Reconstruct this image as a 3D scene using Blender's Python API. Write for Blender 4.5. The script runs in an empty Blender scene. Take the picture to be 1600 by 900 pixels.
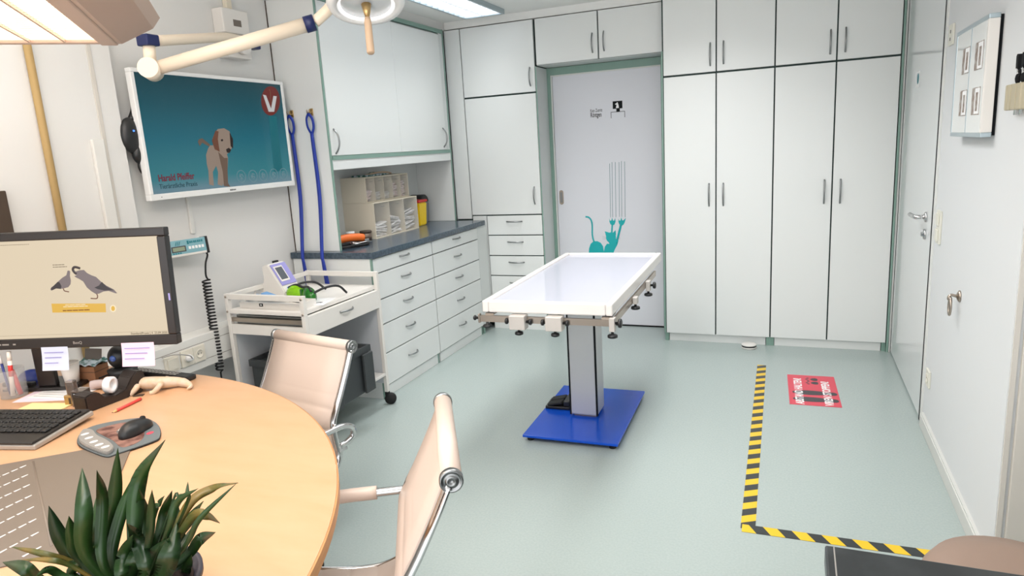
import bpy, bmesh, math, random
from mathutils import Vector, Matrix
PI = math.pi
random.seed(7)
S = bpy.context.scene
C = S.collection

# ---------------------------------------------------------------- camera, world, lights, exposure
cd = bpy.data.cameras.new('camera'); cam = bpy.data.objects.new('camera', cd); C.objects.link(cam)
cd.sensor_width = 36; cd.lens = 1062.03 / 1600 * 36; cd.clip_start = .05; cd.clip_end = 60
def cam_axes(yaw, pitch, roll):
    ca, sa, cb, sb = math.cos(yaw), math.sin(yaw), math.cos(pitch), math.sin(pitch)
    f = Vector((sa * cb, ca * cb, sb)); r = Vector((ca, -sa, 0)); d = f.cross(r)
    return math.cos(roll) * r + math.sin(roll) * d, -math.sin(roll) * r + math.cos(roll) * d, f
_r, _d, _f = cam_axes(math.radians(-22.768), math.radians(-11.670), math.radians(3.423))
cam.matrix_world = Matrix(((_r.x, -_d.x, -_f.x, 0), (_r.y, -_d.y, -_f.y, 0), (_r.z, -_d.z, -_f.z, 1.52), (0, 0, 0, 1)))
S.camera = cam
S.view_settings.view_transform = 'Standard'; S.view_settings.look = 'None'
S.view_settings.exposure = 0.56; S.view_settings.gamma = 1; S.view_settings.use_curve_mapping = False

w = bpy.data.worlds.new('world'); S.world = w; w.use_nodes = True
w.node_tree.nodes['Background'].inputs[0].default_value = (.97, .98, 1, 1)
w.node_tree.nodes['Background'].inputs[1].default_value = 1.85
def area(name, loc, sx, sy, power, col=(1, 1, 1), rot=(0, 0, 0), parent=None, spread=PI):
    l = bpy.data.lights.new(name, 'AREA'); l.shape = 'RECTANGLE'; l.size = sx; l.size_y = sy; l.energy = power; l.color = col; l.spread = spread
    o = bpy.data.objects.new(name, l); C.objects.link(o); o.location = loc; o.rotation_euler = rot
    if parent: o.parent = parent
    return o
COOL = (1, 1, 1)
area('unseen_ceiling_light', (-.62, 3.3, 2.50), .5, 2.4, 19, COOL, spread=2.3)  # this and the next: unseen ceiling lights added to light the room
area('unseen_ceiling_light', (-1.0, .9, 2.50), .5, 1.8, 20, COOL)

# ---------------------------------------------------------------- materials
def lin(c):
    return tuple((x / 12.92 if x <= .04045 else ((x + .055) / 1.055) ** 2.4) for x in [v / 255 for v in c])
MATS = {}
def mat(name, rgb, rough=.5, metal=0, noise=None, bump=0, spec=.5, emit=None, alpha=1, coat=0, trans=0):
    """rgb in sRGB 0-255; noise=(scale, rgb2, detail, lo, hi[, stretch]) mixes a second colour"""
    m = bpy.data.materials.new(name); m.use_nodes = True; N = m.node_tree.nodes; L = m.node_tree.links
    b = N['Principled BSDF']; c = lin(rgb) + (1,)
    b.inputs['Base Color'].default_value = c; b.inputs['Roughness'].default_value = rough; b.inputs['Metallic'].default_value = metal
    b.inputs['Specular IOR Level'].default_value = spec; b.inputs['Coat Weight'].default_value = coat; b.inputs['Alpha'].default_value = alpha
    b.inputs['Transmission Weight'].default_value = trans
    if emit:
        b.inputs['Emission Color'].default_value = lin(emit[0]) + (1,); b.inputs['Emission Strength'].default_value = emit[1]
    if noise or bump:
        tc = N.new('ShaderNodeTexCoord'); mp = N.new('ShaderNodeMapping'); L.new(tc.outputs['Object'], mp.inputs[0])
        nz = N.new('ShaderNodeTexNoise'); L.new(mp.outputs[0], nz.inputs['Vector'])
        sc, c2, det, lo, hi = (noise or (40, rgb, 3, .4, .6))[:5]
        nz.inputs['Scale'].default_value = sc; nz.inputs['Detail'].default_value = det
        if noise and len(noise) > 5: mp.inputs['Scale'].default_value = noise[5]
        if noise:
            rp = N.new('ShaderNodeValToRGB'); rp.color_ramp.elements[0].position = lo; rp.color_ramp.elements[1].position = hi
            rp.color_ramp.elements[0].color = c; rp.color_ramp.elements[1].color = lin(c2) + (1,)
            L.new(nz.outputs['Fac'], rp.inputs[0]); L.new(rp.outputs[0], b.inputs['Base Color'])
        if bump:
            bp = N.new('ShaderNodeBump'); bp.inputs['Strength'].default_value = bump; bp.inputs['Distance'].default_value = .002
            L.new(nz.outputs['Fac'], bp.inputs['Height']); L.new(bp.outputs[0], b.inputs['Normal'])
    MATS[name] = m; return m
def glassy(name, rgb, see=.75, rough=.05):
    m = bpy.data.materials.new(name); m.use_nodes = True; N = m.node_tree.nodes; L = m.node_tree.links
    N.clear(); out = N.new('ShaderNodeOutputMaterial'); mx = N.new('ShaderNodeMixShader'); tr = N.new('ShaderNodeBsdfTransparent'); pr = N.new('ShaderNodeBsdfPrincipled')
    tr.inputs[0].default_value = (1, 1, 1, 1); pr.inputs['Base Color'].default_value = lin(rgb) + (1,); pr.inputs['Roughness'].default_value = rough
    mx.inputs[0].default_value = 1 - see; L.new(tr.outputs[0], mx.inputs[1]); L.new(pr.outputs[0], mx.inputs[2]); L.new(mx.outputs[0], out.inputs[0])
    MATS[name] = m; return m
def stripes():
    """diagonal black and yellow bars in the tape's own coordinates"""
    m = bpy.data.materials.new('hazard_tape'); m.use_nodes = True; N = m.node_tree.nodes; L = m.node_tree.links; b = N['Principled BSDF']
    tc = N.new('ShaderNodeTexCoord'); sp = N.new('ShaderNodeSeparateXYZ'); L.new(tc.outputs['Object'], sp.inputs[0])
    def mth(op, a, bb):
        n = N.new('ShaderNodeMath'); n.operation = op
        for i, v in enumerate((a, bb)):
            if isinstance(v, (int, float)): n.inputs[i].default_value = v
            else: L.new(v, n.inputs[i])
        return n.outputs[0]
    k = mth('ADD', mth('MULTIPLY', sp.outputs[0], TAPE_F), mth('MULTIPLY', sp.outputs[1], TAPE_F * .55))
    fr = mth('FRACT', mth('ADD', k, 50.2), 0); gt = mth('GREATER_THAN', fr, .5)
    mx = N.new('ShaderNodeMix'); mx.data_type = 'RGBA'; mx.inputs[6].default_value = lin((228, 188, 32)) + (1,); mx.inputs[7].default_value = lin((45, 48, 50)) + (1,)
    L.new(gt, mx.inputs[0]); L.new(mx.outputs[2], b.inputs['Base Color']); b.inputs['Roughness'].default_value = .35
    MATS['hazard_tape'] = m
TAPE_F = 1 / .105
stripes()
def ramp_screen(name, stops, strength, axis=2):
    """picture shown on a lit screen: colour ramp along the screen's generated height"""
    m = bpy.data.materials.new(name); m.use_nodes = True; N = m.node_tree.nodes; L = m.node_tree.links; b = N['Principled BSDF']
    tc = N.new('ShaderNodeTexCoord'); sp = N.new('ShaderNodeSeparateXYZ'); L.new(tc.outputs['Generated'], sp.inputs[0])
    rp = N.new('ShaderNodeValToRGB'); L.new(sp.outputs[axis], rp.inputs[0])
    e = rp.color_ramp.elements; e[0].position = stops[0][0]; e[0].color = lin(stops[0][1]) + (1,); e[1].position = stops[-1][0]; e[1].color = lin(stops[-1][1]) + (1,)
    for p, c in stops[1:-1]:
        n = e.new(p); n.color = lin(c) + (1,)
    b.inputs['Base Color'].default_value = (.01, .01, .01, 1); b.inputs['Roughness'].default_value = .22; b.inputs['Specular IOR Level'].default_value = .3
    L.new(rp.outputs[0], b.inputs['Emission Color']); b.inputs['Emission Strength'].default_value = strength
    MATS[name] = m
ramp_screen('tv_picture', [(0, (112, 142, 156)), (.12, (50, 128, 138)), (.45, (16, 106, 124)), (.75, (14, 84, 98)), (1, (14, 66, 76))], .52)
def pix(name, rgb, s=.85):   # colours inside a lit screen's picture
    m = mat(name, (8, 8, 8), .25, spec=.3, emit=(rgb, s)); return m
for n, c in dict(px_dog=(150, 132, 118), px_dog_ear=(112, 70, 52), px_dark=(40, 30, 28), px_red=(110, 40, 36), px_white=(200, 200, 200), px_text=(120, 26, 44), px_text_grey=(24, 58, 70),
                 px_ring=(110, 140, 148), px_dog_leg=(110, 90, 76), px_shaft=(24, 106, 116)).items(): pix(n, c, .55)
for n, c in dict(pm_bg=(208, 192, 166), pm_bird=(120, 108, 108), pm_bird_dark=(58, 52, 54), pm_gold=(212, 168, 70), pm_gold_dark=(130, 80, 20), pm_pale=(232, 216, 182), pm_text=(96, 84, 66), pm_green=(120, 170, 90), pm_leg=(112, 80, 66)).items(): pix(n, c, .80)

mat('cabinet_white', (227, 229, 227), .32)
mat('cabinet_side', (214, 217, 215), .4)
mat('seam_dark', (34, 58, 54), .6)
mat('green_trim', (128, 158, 146), .45)
mat('door_lavender', (221, 222, 228), .4)
mat('wall_paint', (222, 221, 218), .85, bump=.08)
mat('wall_right_paint', (214, 216, 217), .85)
mat('door_white', (220, 223, 223), .14)
mat('ceiling_paint', (240, 240, 237), .9)
mat('frame_white', (216, 217, 214), .45)
mat('jamb_beige', (206, 201, 192), .7)
mat('floor_vinyl', (163, 175, 172), .25, noise=(110, (169, 180, 177), 4, .36, .64), spec=.45)
mat('baseboard', (206, 207, 203), .5)
mat('slate', (58, 72, 84), .22, noise=(60, (78, 92, 104), 6, .4, .65))
mat('chrome', (205, 205, 205), .14, 1)
mat('handle_steel', (150, 152, 152), .3, 1)
mat('steel', (176, 164, 152), .3, 1)
mat('alu', (200, 201, 202), .45, .35)
mat('black_plastic', (26, 27, 28), .4)
mat('black_rubber', (20, 20, 21), .7)
mat('blue_lacquer', (14, 78, 196), .22, spec=.3)
mat('table_rim', (226, 221, 217), .25)
mat('table_top', (186, 188, 200), .08)
mat('clamp_white', (198, 192, 186), .4, .3)
mat('cream_plastic', (226, 216, 196), .5)
mat('trolley_white', (226, 222, 216), .4)
mat('trolley_grey', (206, 209, 213), .35)
mat('paper_white', (238, 238, 238), .8)
mat('paper_pink', (232, 214, 226), .8)
mat('paper_yellow', (240, 222, 160), .8)
mat('lilac', (150, 146, 206), .4)
mat('lcd_grey', (92, 96, 104), .2)
mat('lime', (142, 208, 20), .15, alpha=.9)
mat('green_glass', (30, 110, 28), .12, alpha=.92)
mat('leash_blue', (22, 50, 150), .6)
mat('brass', (190, 160, 110), .35, .8)
mat('tv_white', (236, 236, 234), .3)
mat('arm_cream', (238, 222, 200), .35)
mat('navy', (22, 34, 84), .4)
mat('lamp_white', (240, 240, 238), .3)
glassy('lamp_glass', (236, 240, 242), .62, .1)
mat('lamp_inner', (250, 250, 250), .2, emit=((255, 255, 255), .35))
mat('handle_tan', (206, 176, 146), .5)
mat('leather_white', (208, 188, 174), .42)
mat('wood_maple', (203, 162, 126), .3, noise=(4, (196, 152, 114), 5, .3, .75, (1.2, 4, 4)))
mat('wood_edge', (196, 142, 88), .4, noise=(8, (176, 122, 72), 4, .3, .7, (1, 1, 8)))
mat('pad_grey', (112, 101, 90), .4)
mat('pad_line', (120, 108, 96), .5)
mat('slot_light', (226, 224, 222), .3)
mat('monitor_black', (30, 26, 25), .28)
mat('key_black', (32, 30, 29), .35)
mat('silver_plastic', (170, 166, 160), .35, .4)
mat('mousepad_grey', (98, 106, 108), .6)
mat('gel_grey', (138, 136, 132), .4)
mat('photo_brown', (84, 50, 44), .6, noise=(30, (140, 104, 92), 4, .4, .6))
mat('tape_black', (34, 28, 26), .4)
mat('pencil_red', (222, 70, 64), .4)
mat('pencil_wood', (222, 178, 122), .6)
mat('bone', (206, 186, 166), .55, noise=(60, (205, 180, 150), 3, .4, .6))
mat('blue_plastic', (26, 50, 130), .35)
glassy('clear_plastic', (206, 208, 208), .80, .06)
glassy('bin_clear', (200, 200, 196), .84, .05)
mat('cup_white', (244, 236, 226), .5)
mat('cardboard', (150, 104, 72), .7)
mat('cloth_green', (62, 110, 100), .8, noise=(30, (200, 214, 222), 3, .45, .55))
mat('tissue', (196, 180, 178), .9, bump=.6)
mat('stamp_steel', (150, 140, 134), .25, .8)
mat('red_plastic', (206, 40, 36), .4)
mat('pen_blue', (40, 56, 130), .4)
mat('yellow_plastic', (246, 206, 30), .35)
mat('bin_grey', (128, 132, 138), .5)
mat('orange_plastic', (226, 110, 40), .4)
mat('tin_brown', (120, 104, 92), .3, .6)
mat('gauze', (232, 230, 228), .8, noise=(40, (206, 200, 198), 3, .4, .6))
mat('gauze_pink', (220, 190, 190), .8, noise=(40, (238, 226, 224), 3, .4, .6))
mat('leaf_green', (36, 68, 24), .38, noise=(7, (16, 42, 18), 3, .35, .65))
mat('leaf_yellow', (116, 94, 34), .45, noise=(14, (54, 72, 24), 3, .4, .65))
mat('pot_dark', (58, 54, 62), .5)
mat('soil', (50, 36, 28), .95, bump=.8)
mat('pipe_beige', (170, 142, 92), .7)
mat('duct_white', (222, 221, 216), .5)
mat('socket_cream', (224, 218, 204), .4)
mat('scale_teal', (128, 172, 182), .4)
mat('teal_text', (30, 120, 130), .5)
mat('lcd_green', (140, 152, 128), .3)
mat('luminaire_body', (198, 174, 158), .45, .25)
mat('louver', (226, 206, 180), .25, .6)
mat('tube_warm', (255, 255, 255), .5, emit=((255, 244, 228), 3.2))
mat('tube_cool', (255, 255, 255), .5, emit=((244, 250, 255), 1.6))
mat('louver_cool', (220, 224, 230), .3, .3)
mat('cat_teal', (0, 172, 176), .5)
mat('scratch_teal', (120, 152, 158), .5)
mat('ink_black', (22, 24, 26), .8, spec=.2)
mat('sign_red', (214, 70, 88), .45)
mat('shoe_dark', (66, 62, 66), .5)
mat('sign_white', (240, 240, 240), .5)
mat('frame_silver', (176, 190, 196), .3, .6)
mat('frame_glass', (228, 230, 228), .08)
mat('photo_grey', (170, 164, 158), .6, noise=(50, (130, 112, 100), 4, .4, .6))
mat('switch_cream', (222, 220, 208), .45)
mat('bench_black', (38, 41, 43), .35, noise=(14, (54, 58, 60), 5, .45, .75))
mat('stool_taupe', (148, 126, 112), .6)
mat('holder_beige', (176, 166, 140), .5)
mat('brown_dark', (70, 56, 44), .6)
mat('lens_reflection', (70, 100, 170), .1); mat('led_blue', (40, 90, 200), .1, emit=((60, 120, 255), 1.5))
mat('crate_dark', (54, 58, 60), .5)
mat('bag_clear', (196, 202, 206), .3)
mat('tray_blue', (110, 160, 210), .5)

# ---------------------------------------------------------------- mesh helpers
def B(): return bmesh.new()
def T(x=0, y=0, z=0, rx=0, ry=0, rz=0):
    return Matrix.Translation((x, y, z)) @ Matrix.Rotation(rz, 4, 'Z') @ Matrix.Rotation(ry, 4, 'Y') @ Matrix.Rotation(rx, 4, 'X')
def box(bm, a, b, M=None, bev=0, seg=2):
    a, b = [min(p, q) for p, q in zip(a, b)], [max(p, q) for p, q in zip(a, b)]
    t = bmesh.new(); v = [t.verts.new((x, y, z)) for x in (a[0], b[0]) for y in (a[1], b[1]) for z in (a[2], b[2])]
    for f in ((0, 1, 3, 2), (4, 6, 7, 5), (0, 4, 5, 1), (2, 3, 7, 6), (0, 2, 6, 4), (1, 5, 7, 3)): t.faces.new([v[i] for i in f])
    if bev: bmesh.ops.bevel(t, geom=list(t.edges), offset=bev, segments=seg, affect='EDGES', profile=.5)
    merge(bm, t, M); return bm
def merge(bm, t, M=None, smooth=None):
    if M is not None: bmesh.ops.transform(t, matrix=M, verts=t.verts)
    mp = {v: bm.verts.new(v.co) for v in t.verts}
    for f in t.faces:
        try:
            nf = bm.faces.new([mp[v] for v in f.verts]); nf.smooth = f.smooth if smooth is None else smooth
        except ValueError: pass
    t.free()
def catmull(pts, n=6):
    P = [Vector(p) for p in pts]
    if len(P) < 3: return P
    Q = [2 * P[0] - P[1]] + P + [2 * P[-1] - P[-2]]; out = []
    for i in range(1, len(Q) - 2):
        a, b, c, d = Q[i - 1:i + 3]
        for k in range(n):
            t = k / n; out.append(.5 * ((2 * b) + (c - a) * t + (2 * a - 5 * b + 4 * c - d) * t * t + (3 * b - a - 3 * c + d) * t ** 3))
    out.append(P[-1]); return out
def tube(bm, pts, r, seg=10, smooth_n=0, flat=1, M=None, fz=1):
    P = catmull(pts, smooth_n) if smooth_n else [Vector(p) for p in pts]
    rs = r if isinstance(r, (list, tuple)) else [r] * len(P)
    if len(rs) != len(P): rs = [rs[0] + (rs[-1] - rs[0]) * i / (len(P) - 1) for i in range(len(P))]
    t = bmesh.new(); rings = []; up = None
    for i, p in enumerate(P):
        d = (P[min(i + 1, len(P) - 1)] - P[max(i - 1, 0)]).normalized()
        if up is None: up = d.orthogonal().normalized() if abs(d.z) > .9 else Vector((0, 0, 1))
        u = (up - d * up.dot(d))
        u = u.normalized() if u.length > 1e-6 else d.orthogonal().normalized()
        up = u; s = d.cross(u)
        rings.append([t.verts.new(p + (u * fz * math.cos(2 * PI * k / seg) + s * flat * math.sin(2 * PI * k / seg)) * rs[i]) for k in range(seg)])
    for a, b in zip(rings, rings[1:]):
        for k in range(seg):
            f = t.faces.new((a[k], a[(k + 1) % seg], b[(k + 1) % seg], b[k])); f.smooth = True
    t.faces.new(rings[0][::-1]); t.faces.new(rings[-1])
    merge(bm, t, M); return bm
def lathe(bm, prof, seg=28, M=None, closed=False):
    t = bmesh.new(); rings = []
    for r, z in prof:
        if r < 1e-6: rings.append([t.verts.new((0, 0, z))])
        else: rings.append([t.verts.new((r * math.cos(2 * PI * k / seg), r * math.sin(2 * PI * k / seg), z)) for k in range(seg)])
    prs = list(zip(rings, rings[1:])) + ([(rings[-1], rings[0])] if closed else [])
    for a, b in prs:
        for k in range(seg):
            q = [a[k % len(a)], a[(k + 1) % len(a)], b[(k + 1) % len(b)], b[k % len(b)]]
            u = []
            for v in q:
                if v not in u: u.append(v)
            if len(u) > 2:
                f = t.faces.new(u); f.smooth = True
    if not closed:
        for rg, fl in ((rings[0], 1), (rings[-1], 0)):
            if len(rg) > 2: t.faces.new(rg[::-1] if fl else rg)
    bmesh.ops.recalc_face_normals(t, faces=t.faces); merge(bm, t, M); return bm
def prism(bm, poly, h, M=None, bev=0):
    """2-D polygon in local xy, extruded from z=0 to h"""
    t = bmesh.new(); lo = [t.verts.new((x, y, 0)) for x, y in poly]; hi = [t.verts.new((x, y, h)) for x, y in poly]
    t.faces.new(lo[::-1]); t.faces.new(hi); n = len(poly)
    for i in range(n): t.faces.new((lo[i], lo[(i + 1) % n], hi[(i + 1) % n], hi[i]))
    bmesh.ops.recalc_face_normals(t, faces=t.faces)
    if bev: bmesh.ops.bevel(t, geom=[e for e in t.edges], offset=bev, segments=2, affect='EDGES')
    merge(bm, t, M); return bm
def ball(bm, c, r, sub=3, M=None):
    t = bmesh.new(); bmesh.ops.create_icosphere(t, subdivisions=sub, radius=1)
    rr = r if isinstance(r, (tuple, list)) else (r, r, r)
    for v in t.verts: v.co = Vector((v.co.x * rr[0] + c[0], v.co.y * rr[1] + c[1], v.co.z * rr[2] + c[2]))
    for f in t.faces: f.smooth = True
    merge(bm, t, M); return bm
# map 2-D local xy(z=normal) onto world planes: MX faces +X (xy -> Y,Z), MNY faces -Y (xy -> X,Z), MNX faces -X
def MX(x): return Matrix(((0, 0, 1, x), (1, 0, 0, 0), (0, 1, 0, 0), (0, 0, 0, 1)))
def MNY(y): return Matrix(((1, 0, 0, 0), (0, 0, -1, y), (0, 1, 0, 0), (0, 0, 0, 1)))
def MNX(x): return Matrix(((0, 0, -1, x), (-1, 0, 0, 0), (0, 1, 0, 0), (0, 0, 0, 1)))   # local x = -Y
def obj(name, bm, m, parent=None, local=True):
    me = bpy.data.meshes.new(name); bmesh.ops.remove_doubles(bm, verts=bm.verts, dist=1e-6) if False else None
    bm.to_mesh(me); bm.free(); o = bpy.data.objects.new(name, me); C.objects.link(o)
    me.materials.append(MATS[m] if isinstance(m, str) else m)
    if parent: o.parent = parent
    return o
def thing(name, label, cat, loc=(0, 0, 0), rz=0, group=None):
    o = bpy.data.objects.new(name, None); C.objects.link(o); o.empty_display_size = .05
    o.location = loc; o.rotation_euler = (0, 0, rz); o['label'] = label; o['category'] = cat
    if group: o['group'] = group
    return o
def tag(o, label, cat, group=None, kind=None):
    o['label'] = label; o['category'] = cat
    if group: o['group'] = group
    if kind: o['kind'] = kind
    return o
def struct(name, bm, m, parent=None):
    o = obj(name, bm, m, parent)
    if not parent: o['kind'] = 'structure'
    return o
def sroot(name):
    o = bpy.data.objects.new(name, None); C.objects.link(o); o['kind'] = 'structure'; return o
def at(o, loc, rz=0):
    o.location = loc; o.rotation_euler = (0, 0, rz); return o
def text(name, s, size, m, M, parent=None, align='LEFT', bold=0, sx=1, ex=.0004):
    cu = bpy.data.curves.new('t', 'FONT'); cu.body = s; cu.size = size; cu.extrude = ex; cu.align_x = align; cu.offset = bold; cu.resolution_u = 3
    t = bpy.data.objects.new('t', cu); C.objects.link(t); bpy.context.view_layer.update()
    me = bpy.data.meshes.new_from_object(t.evaluated_get(bpy.context.evaluated_depsgraph_get()))
    bpy.data.objects.remove(t); bpy.data.curves.remove(cu)
    me.transform(M @ Matrix.Diagonal((sx, 1, 1, 1))); me.materials.clear(); me.materials.append(MATS[m]); me.name = name
    o = bpy.data.objects.new(name, me); C.objects.link(o)
    if parent: o.parent = parent
    return o
def bow(bm, c, along, out, L=.12, d=.026, r=.0056):
    """bow handle: centre on the front, along = unit vector of its length, out = away from the front"""
    c, a, n = Vector(c), Vector(along), Vector(out)
    pts = [c + a * (L / 2 * s) + n * (d * (1 - abs(s) ** 2.4)) for s in [i / 6 for i in range(-6, 7)]]
    tube(bm, pts, r, 8); return bm
# ================================================================ the room
H = 2.535
struct('floor', box(B(), (-3.1, -1.2, -.05), (2.2, 5.6, 0)), 'floor_vinyl')
struct('ceiling', box(B(), (-3.1, -1.2, H), (2.2, 5.6, H + .05)), 'ceiling_paint')
bm = box(B(), (-3.12, -1.2, 0), (-2.97, 5.6, H)); box(bm, (-2.97, -1.2, 0), (-2.905, 2.34, H))
struct('wall_left', bm, 'wall_paint')
struct('wall_back', box(B(), (-2.97, 5.47, 0), (.8, 5.6, H)), 'wall_paint')
bm = box(B(), (.645, 2.47, 0), (.8, 3.83, H)); box(bm, (.66, 3.83, 0), (.8, 5.47, H))
struct('wall_right', bm, 'wall_right_paint')
# the recess beyond the right wall's corner: a beige return with a narrow strip, and the wall at its end
struct('wall_passage', box(B(), (.8, 2.475, 0), (2.2, 2.6, H)), 'jamb_beige')
struct('wall_entrance', box(B(), (2.1, -1.2, 0), (2.2, 2.475, H)), 'wall_right_paint')
bm = box(B(), (.648, 2.462, .0), (.662, 2.47, H)); box(bm, (.672, 2.455, 0), (.80, 2.475, H), None, .003)
struct('trim_1', bm, 'jamb_beige')
bm = box(B(), (.628, 2.47, 0), (.645, 3.80, .065), None, .003); box(bm, (.632, 2.47, .065), (.645, 3.80, .072))
struct('baseboard_right', bm, 'baseboard')
# soffit between cupboards and ceiling
struct('trim_2', box(B(), (-2.97, 5.20, 2.478), (.645, 5.46, H)), 'ceiling_paint')
struct('trim_3', box(B(), (-2.96, 3.46, 2.472), (-2.64, 5.19, H)), 'wall_paint')

# ---- white door in the right wall
d = sroot('door_2')
obj('door_leaf', box(B(), (.640, 3.885, .012), (.68, 5.06, H - .01)), 'door_white', d)
bm = box(B(), (.6375, 3.861, 0), (.676, 3.8845, H)); obj('door_gap', bm, 'ink_black', d)
bm = box(B(), (.638, 3.825, 0), (.676, 3.8605, H), None, .002); obj('door_frame', bm, 'frame_white', d)
h = obj('door_handle', tube(B(), [(.640, 4.04, 1.045), (.590, 4.04, 1.045), (.586, 4.06, 1.045), (.586, 4.19, 1.043)], .011, 10), 'chrome', d)
bm = lathe(B(), [(0, 0), (.027, 0), (.027, .008), (.02, .011), (0, .011)], 20, T(.640, 4.04, 1.045, 0, -PI / 2)); obj('rosette', bm, 'chrome', h)
bm = lathe(B(), [(0, 0), (.027, 0), (.027, .008), (.012, .011), (.012, .02), (0, .02)], 20, T(.640, 4.045, .955, 0, -PI / 2)); obj('lock_rosette', bm, 'chrome', d)
# ---- sliding door to the x-ray room with green architrave
d = sroot('door_1')
obj('door_leaf', box(B(), (-1.822, 5.445, .012), (-.950, 5.468, 2.062)), 'door_lavender', d)
bm = box(B(), (-1.893, 5.425, 0), (-1.835, 5.469, 2.125)); box(bm, (-1.893, 5.424, 2.068), (-.88, 5.469, 2.125)); box(bm, (-.950, 5.425, 0), (-.895, 5.469, 2.068))
obj('architrave', bm, 'green_trim', d)
bm = box(B(), (-1.835, 5.432, 0), (-1.824, 5.469, 2.068)); box(bm, (-1.835, 5.433, 2.058), (-.950, 5.469, 2.068))
obj('frame_edge', bm, 'frame_white', d)
obj('floor_gap', box(B(), (-1.822, 5.440, .0005), (-.950, 5.468, .011)), 'ink_black', d)
bm = B()
pl = [(-.014 + .0 * i, 0) for i in range(0)]
cap = lambda w, hh, n=8: [(w * math.cos(PI * k / n), hh + w * math.sin(PI * k / n)) for k in range(n + 1)] + [(w * math.cos(PI + PI * k / n), -hh + w * math.sin(PI + PI * k / n)) for k in range(n + 1)]
prism(bm, cap(.017, .043), .006, Matrix.Translation((-1.787, 0, 1.087)) @ MNY(5.445)); hh = obj('recessed_pull', bm, 'steel', d)
obj('pull_recess', prism(B(), cap(.010, .034), .001, Matrix.Translation((-1.787, 0, 1.087)) @ MNY(5.4389)), 'handle_steel', hh)

# ================================================================ cabinets
def vdoor(name, x0, x1, z0, z1, y, parent, hx=None, hz=None, L=.14, m='cabinet_white'):
    """a door front facing -Y with a vertical bow handle"""
    o = obj(name, box(B(), (x0, y, z0), (x1, y + .019, z1), None, .0015, 1), m, parent)
    if hx is not None: obj('handle', bow(B(), (hx, y, hz), (0, 0, 1), (0, -1, 0), L), 'handle_steel', o)
    return o
g = .009
# ---- right tall cupboards: two units of two columns
cols = [-.880, -.508, -.130, .243, .612]
labs = ['tall white two-column cupboard beside the lavender sliding door', 'tall white two-column cupboard in the right corner beside the white door']
for k in range(2):
    a, b, c = cols[2 * k:2 * k + 3]
    t = thing('tall_cabinet', labs[k], 'cupboard', ((a + c) / 2, 5.09, 0), 0, 'tall white cupboards')
    o = lambda x: x - (a + c) / 2
    Y0 = 5.07 - 5.09
    bm = box(B(), (o(a), Y0 + .0205, .064), (o(c) - .0005, .365, 2.47)); obj('body', bm, 'seam_dark', t)
    bm = box(B(), (o(a) + .03, Y0 + .026, 0), (o(c) - .03, Y0 + .05, .063)); obj('plinth', bm, 'cabinet_white', t)
    bm = box(B(), (o(a) - .0005, Y0 + .02, 0), (o(a) + .026, Y0 + .05, .0635)); box(bm, (o(c) - .026, Y0 + .02, 0), (o(c) - .001, Y0 + .05, .0635)); obj('plinth_end', bm, 'green_trim', t)
    vdoor('door', o(a) + .008 * (k == 0) + g / 2, o(b) - g / 2, .066, 1.938, Y0, t, o(b) - .048, 1.105, .16)
    vdoor('door', o(b) + g / 2, o(c) - g / 2, .066, 1.938, Y0, t, o(b) + .05, 1.105, .16)
    vdoor('upper_door', o(a) + .008 * (k == 0) + g / 2, o(b) - g / 2, 1.951, 2.468, Y0, t, o(b) - .04, 2.066, .15)
    vdoor('upper_door', o(b) + g / 2, o(c) - g / 2, 1.951, 2.468, Y0, t, o(b) + .048, 2.07, .15)
    if k == 0: obj('edge_strip', box(B(), (o(a) - .003, Y0 + .001, .064), (o(a) + .007, Y0 + .0204, 2.12)), 'green_trim', t)
    else: obj('edge_strip', box(B(), (o(c) + .0015, Y0 + .001, .0), (o(c) + .0145, Y0 + .03, 2.47)), 'green_trim', t)
struct('trim_4', box(B(), (.6285, 5.075, 0), (.6385, 5.11, H)), 'frame_white')

# ---- tall unit left of the sliding door
t = thing('tall_cabinet', 'tall white cupboard with drawers left of the lavender sliding door', 'cupboard', (-2.18, 5.2, 0), 0, 'tall white cupboards')
o = lambda x: x + 2.18
Y0 = -.02
obj('body', box(B(), (o(-2.64), Y0 + .0205, .07), (o(-1.872), .265, 2.47)), 'seam_dark', t)
obj('side_panel', box(B(), (o(-1.8715), Y0 + .0005, .0), (o(-1.862), .225, 2.12)), 'cabinet_side', t)
obj('edge_strip', box(B(), (o(-1.871), Y0 - .0015, .06), (o(-1.8625), Y0 + .0, 2.118)), 'green_trim', t)
obj('filler_panel', box(B(), (o(-2.638), Y0, .95), (o(-2.502), Y0 + .019, 2.468)), 'cabinet_white', t)
obj('filler_panel', box(B(), (o(-2.49), Y0, .07), (o(-2.367), Y0 + .019, .972)), 'cabinet_white', t)
obj('plinth', box(B(), (o(-2.36), Y0 + .015, 0), (o(-1.872), Y0 + .045, .069)), 'cabinet_white', t)
vdoor('upper_door', o(-2.494), o(-1.876), 1.937, 2.468, Y0, t, o(-1.915), 2.05)
vdoor('door', o(-2.494), o(-1.876), .981, 1.924, Y0, t, o(-1.928), 1.13)
zs = [.975, .808, .636, .465, .288, .072]
for i in range(5):
    q = obj('drawer', box(B(), (o(-2.361), Y0, zs[i + 1] + .0045), (o(-1.876), Y0 + .019, zs[i] - .0045), None, .0015, 1), 'cabinet_white', t)
    obj('handle', bow(B(), (o(-2.118), Y0, (zs[i] + zs[i + 1]) / 2 + .03), (1, 0, 0), (0, -1, 0), .14), 'handle_steel', q)
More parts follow.
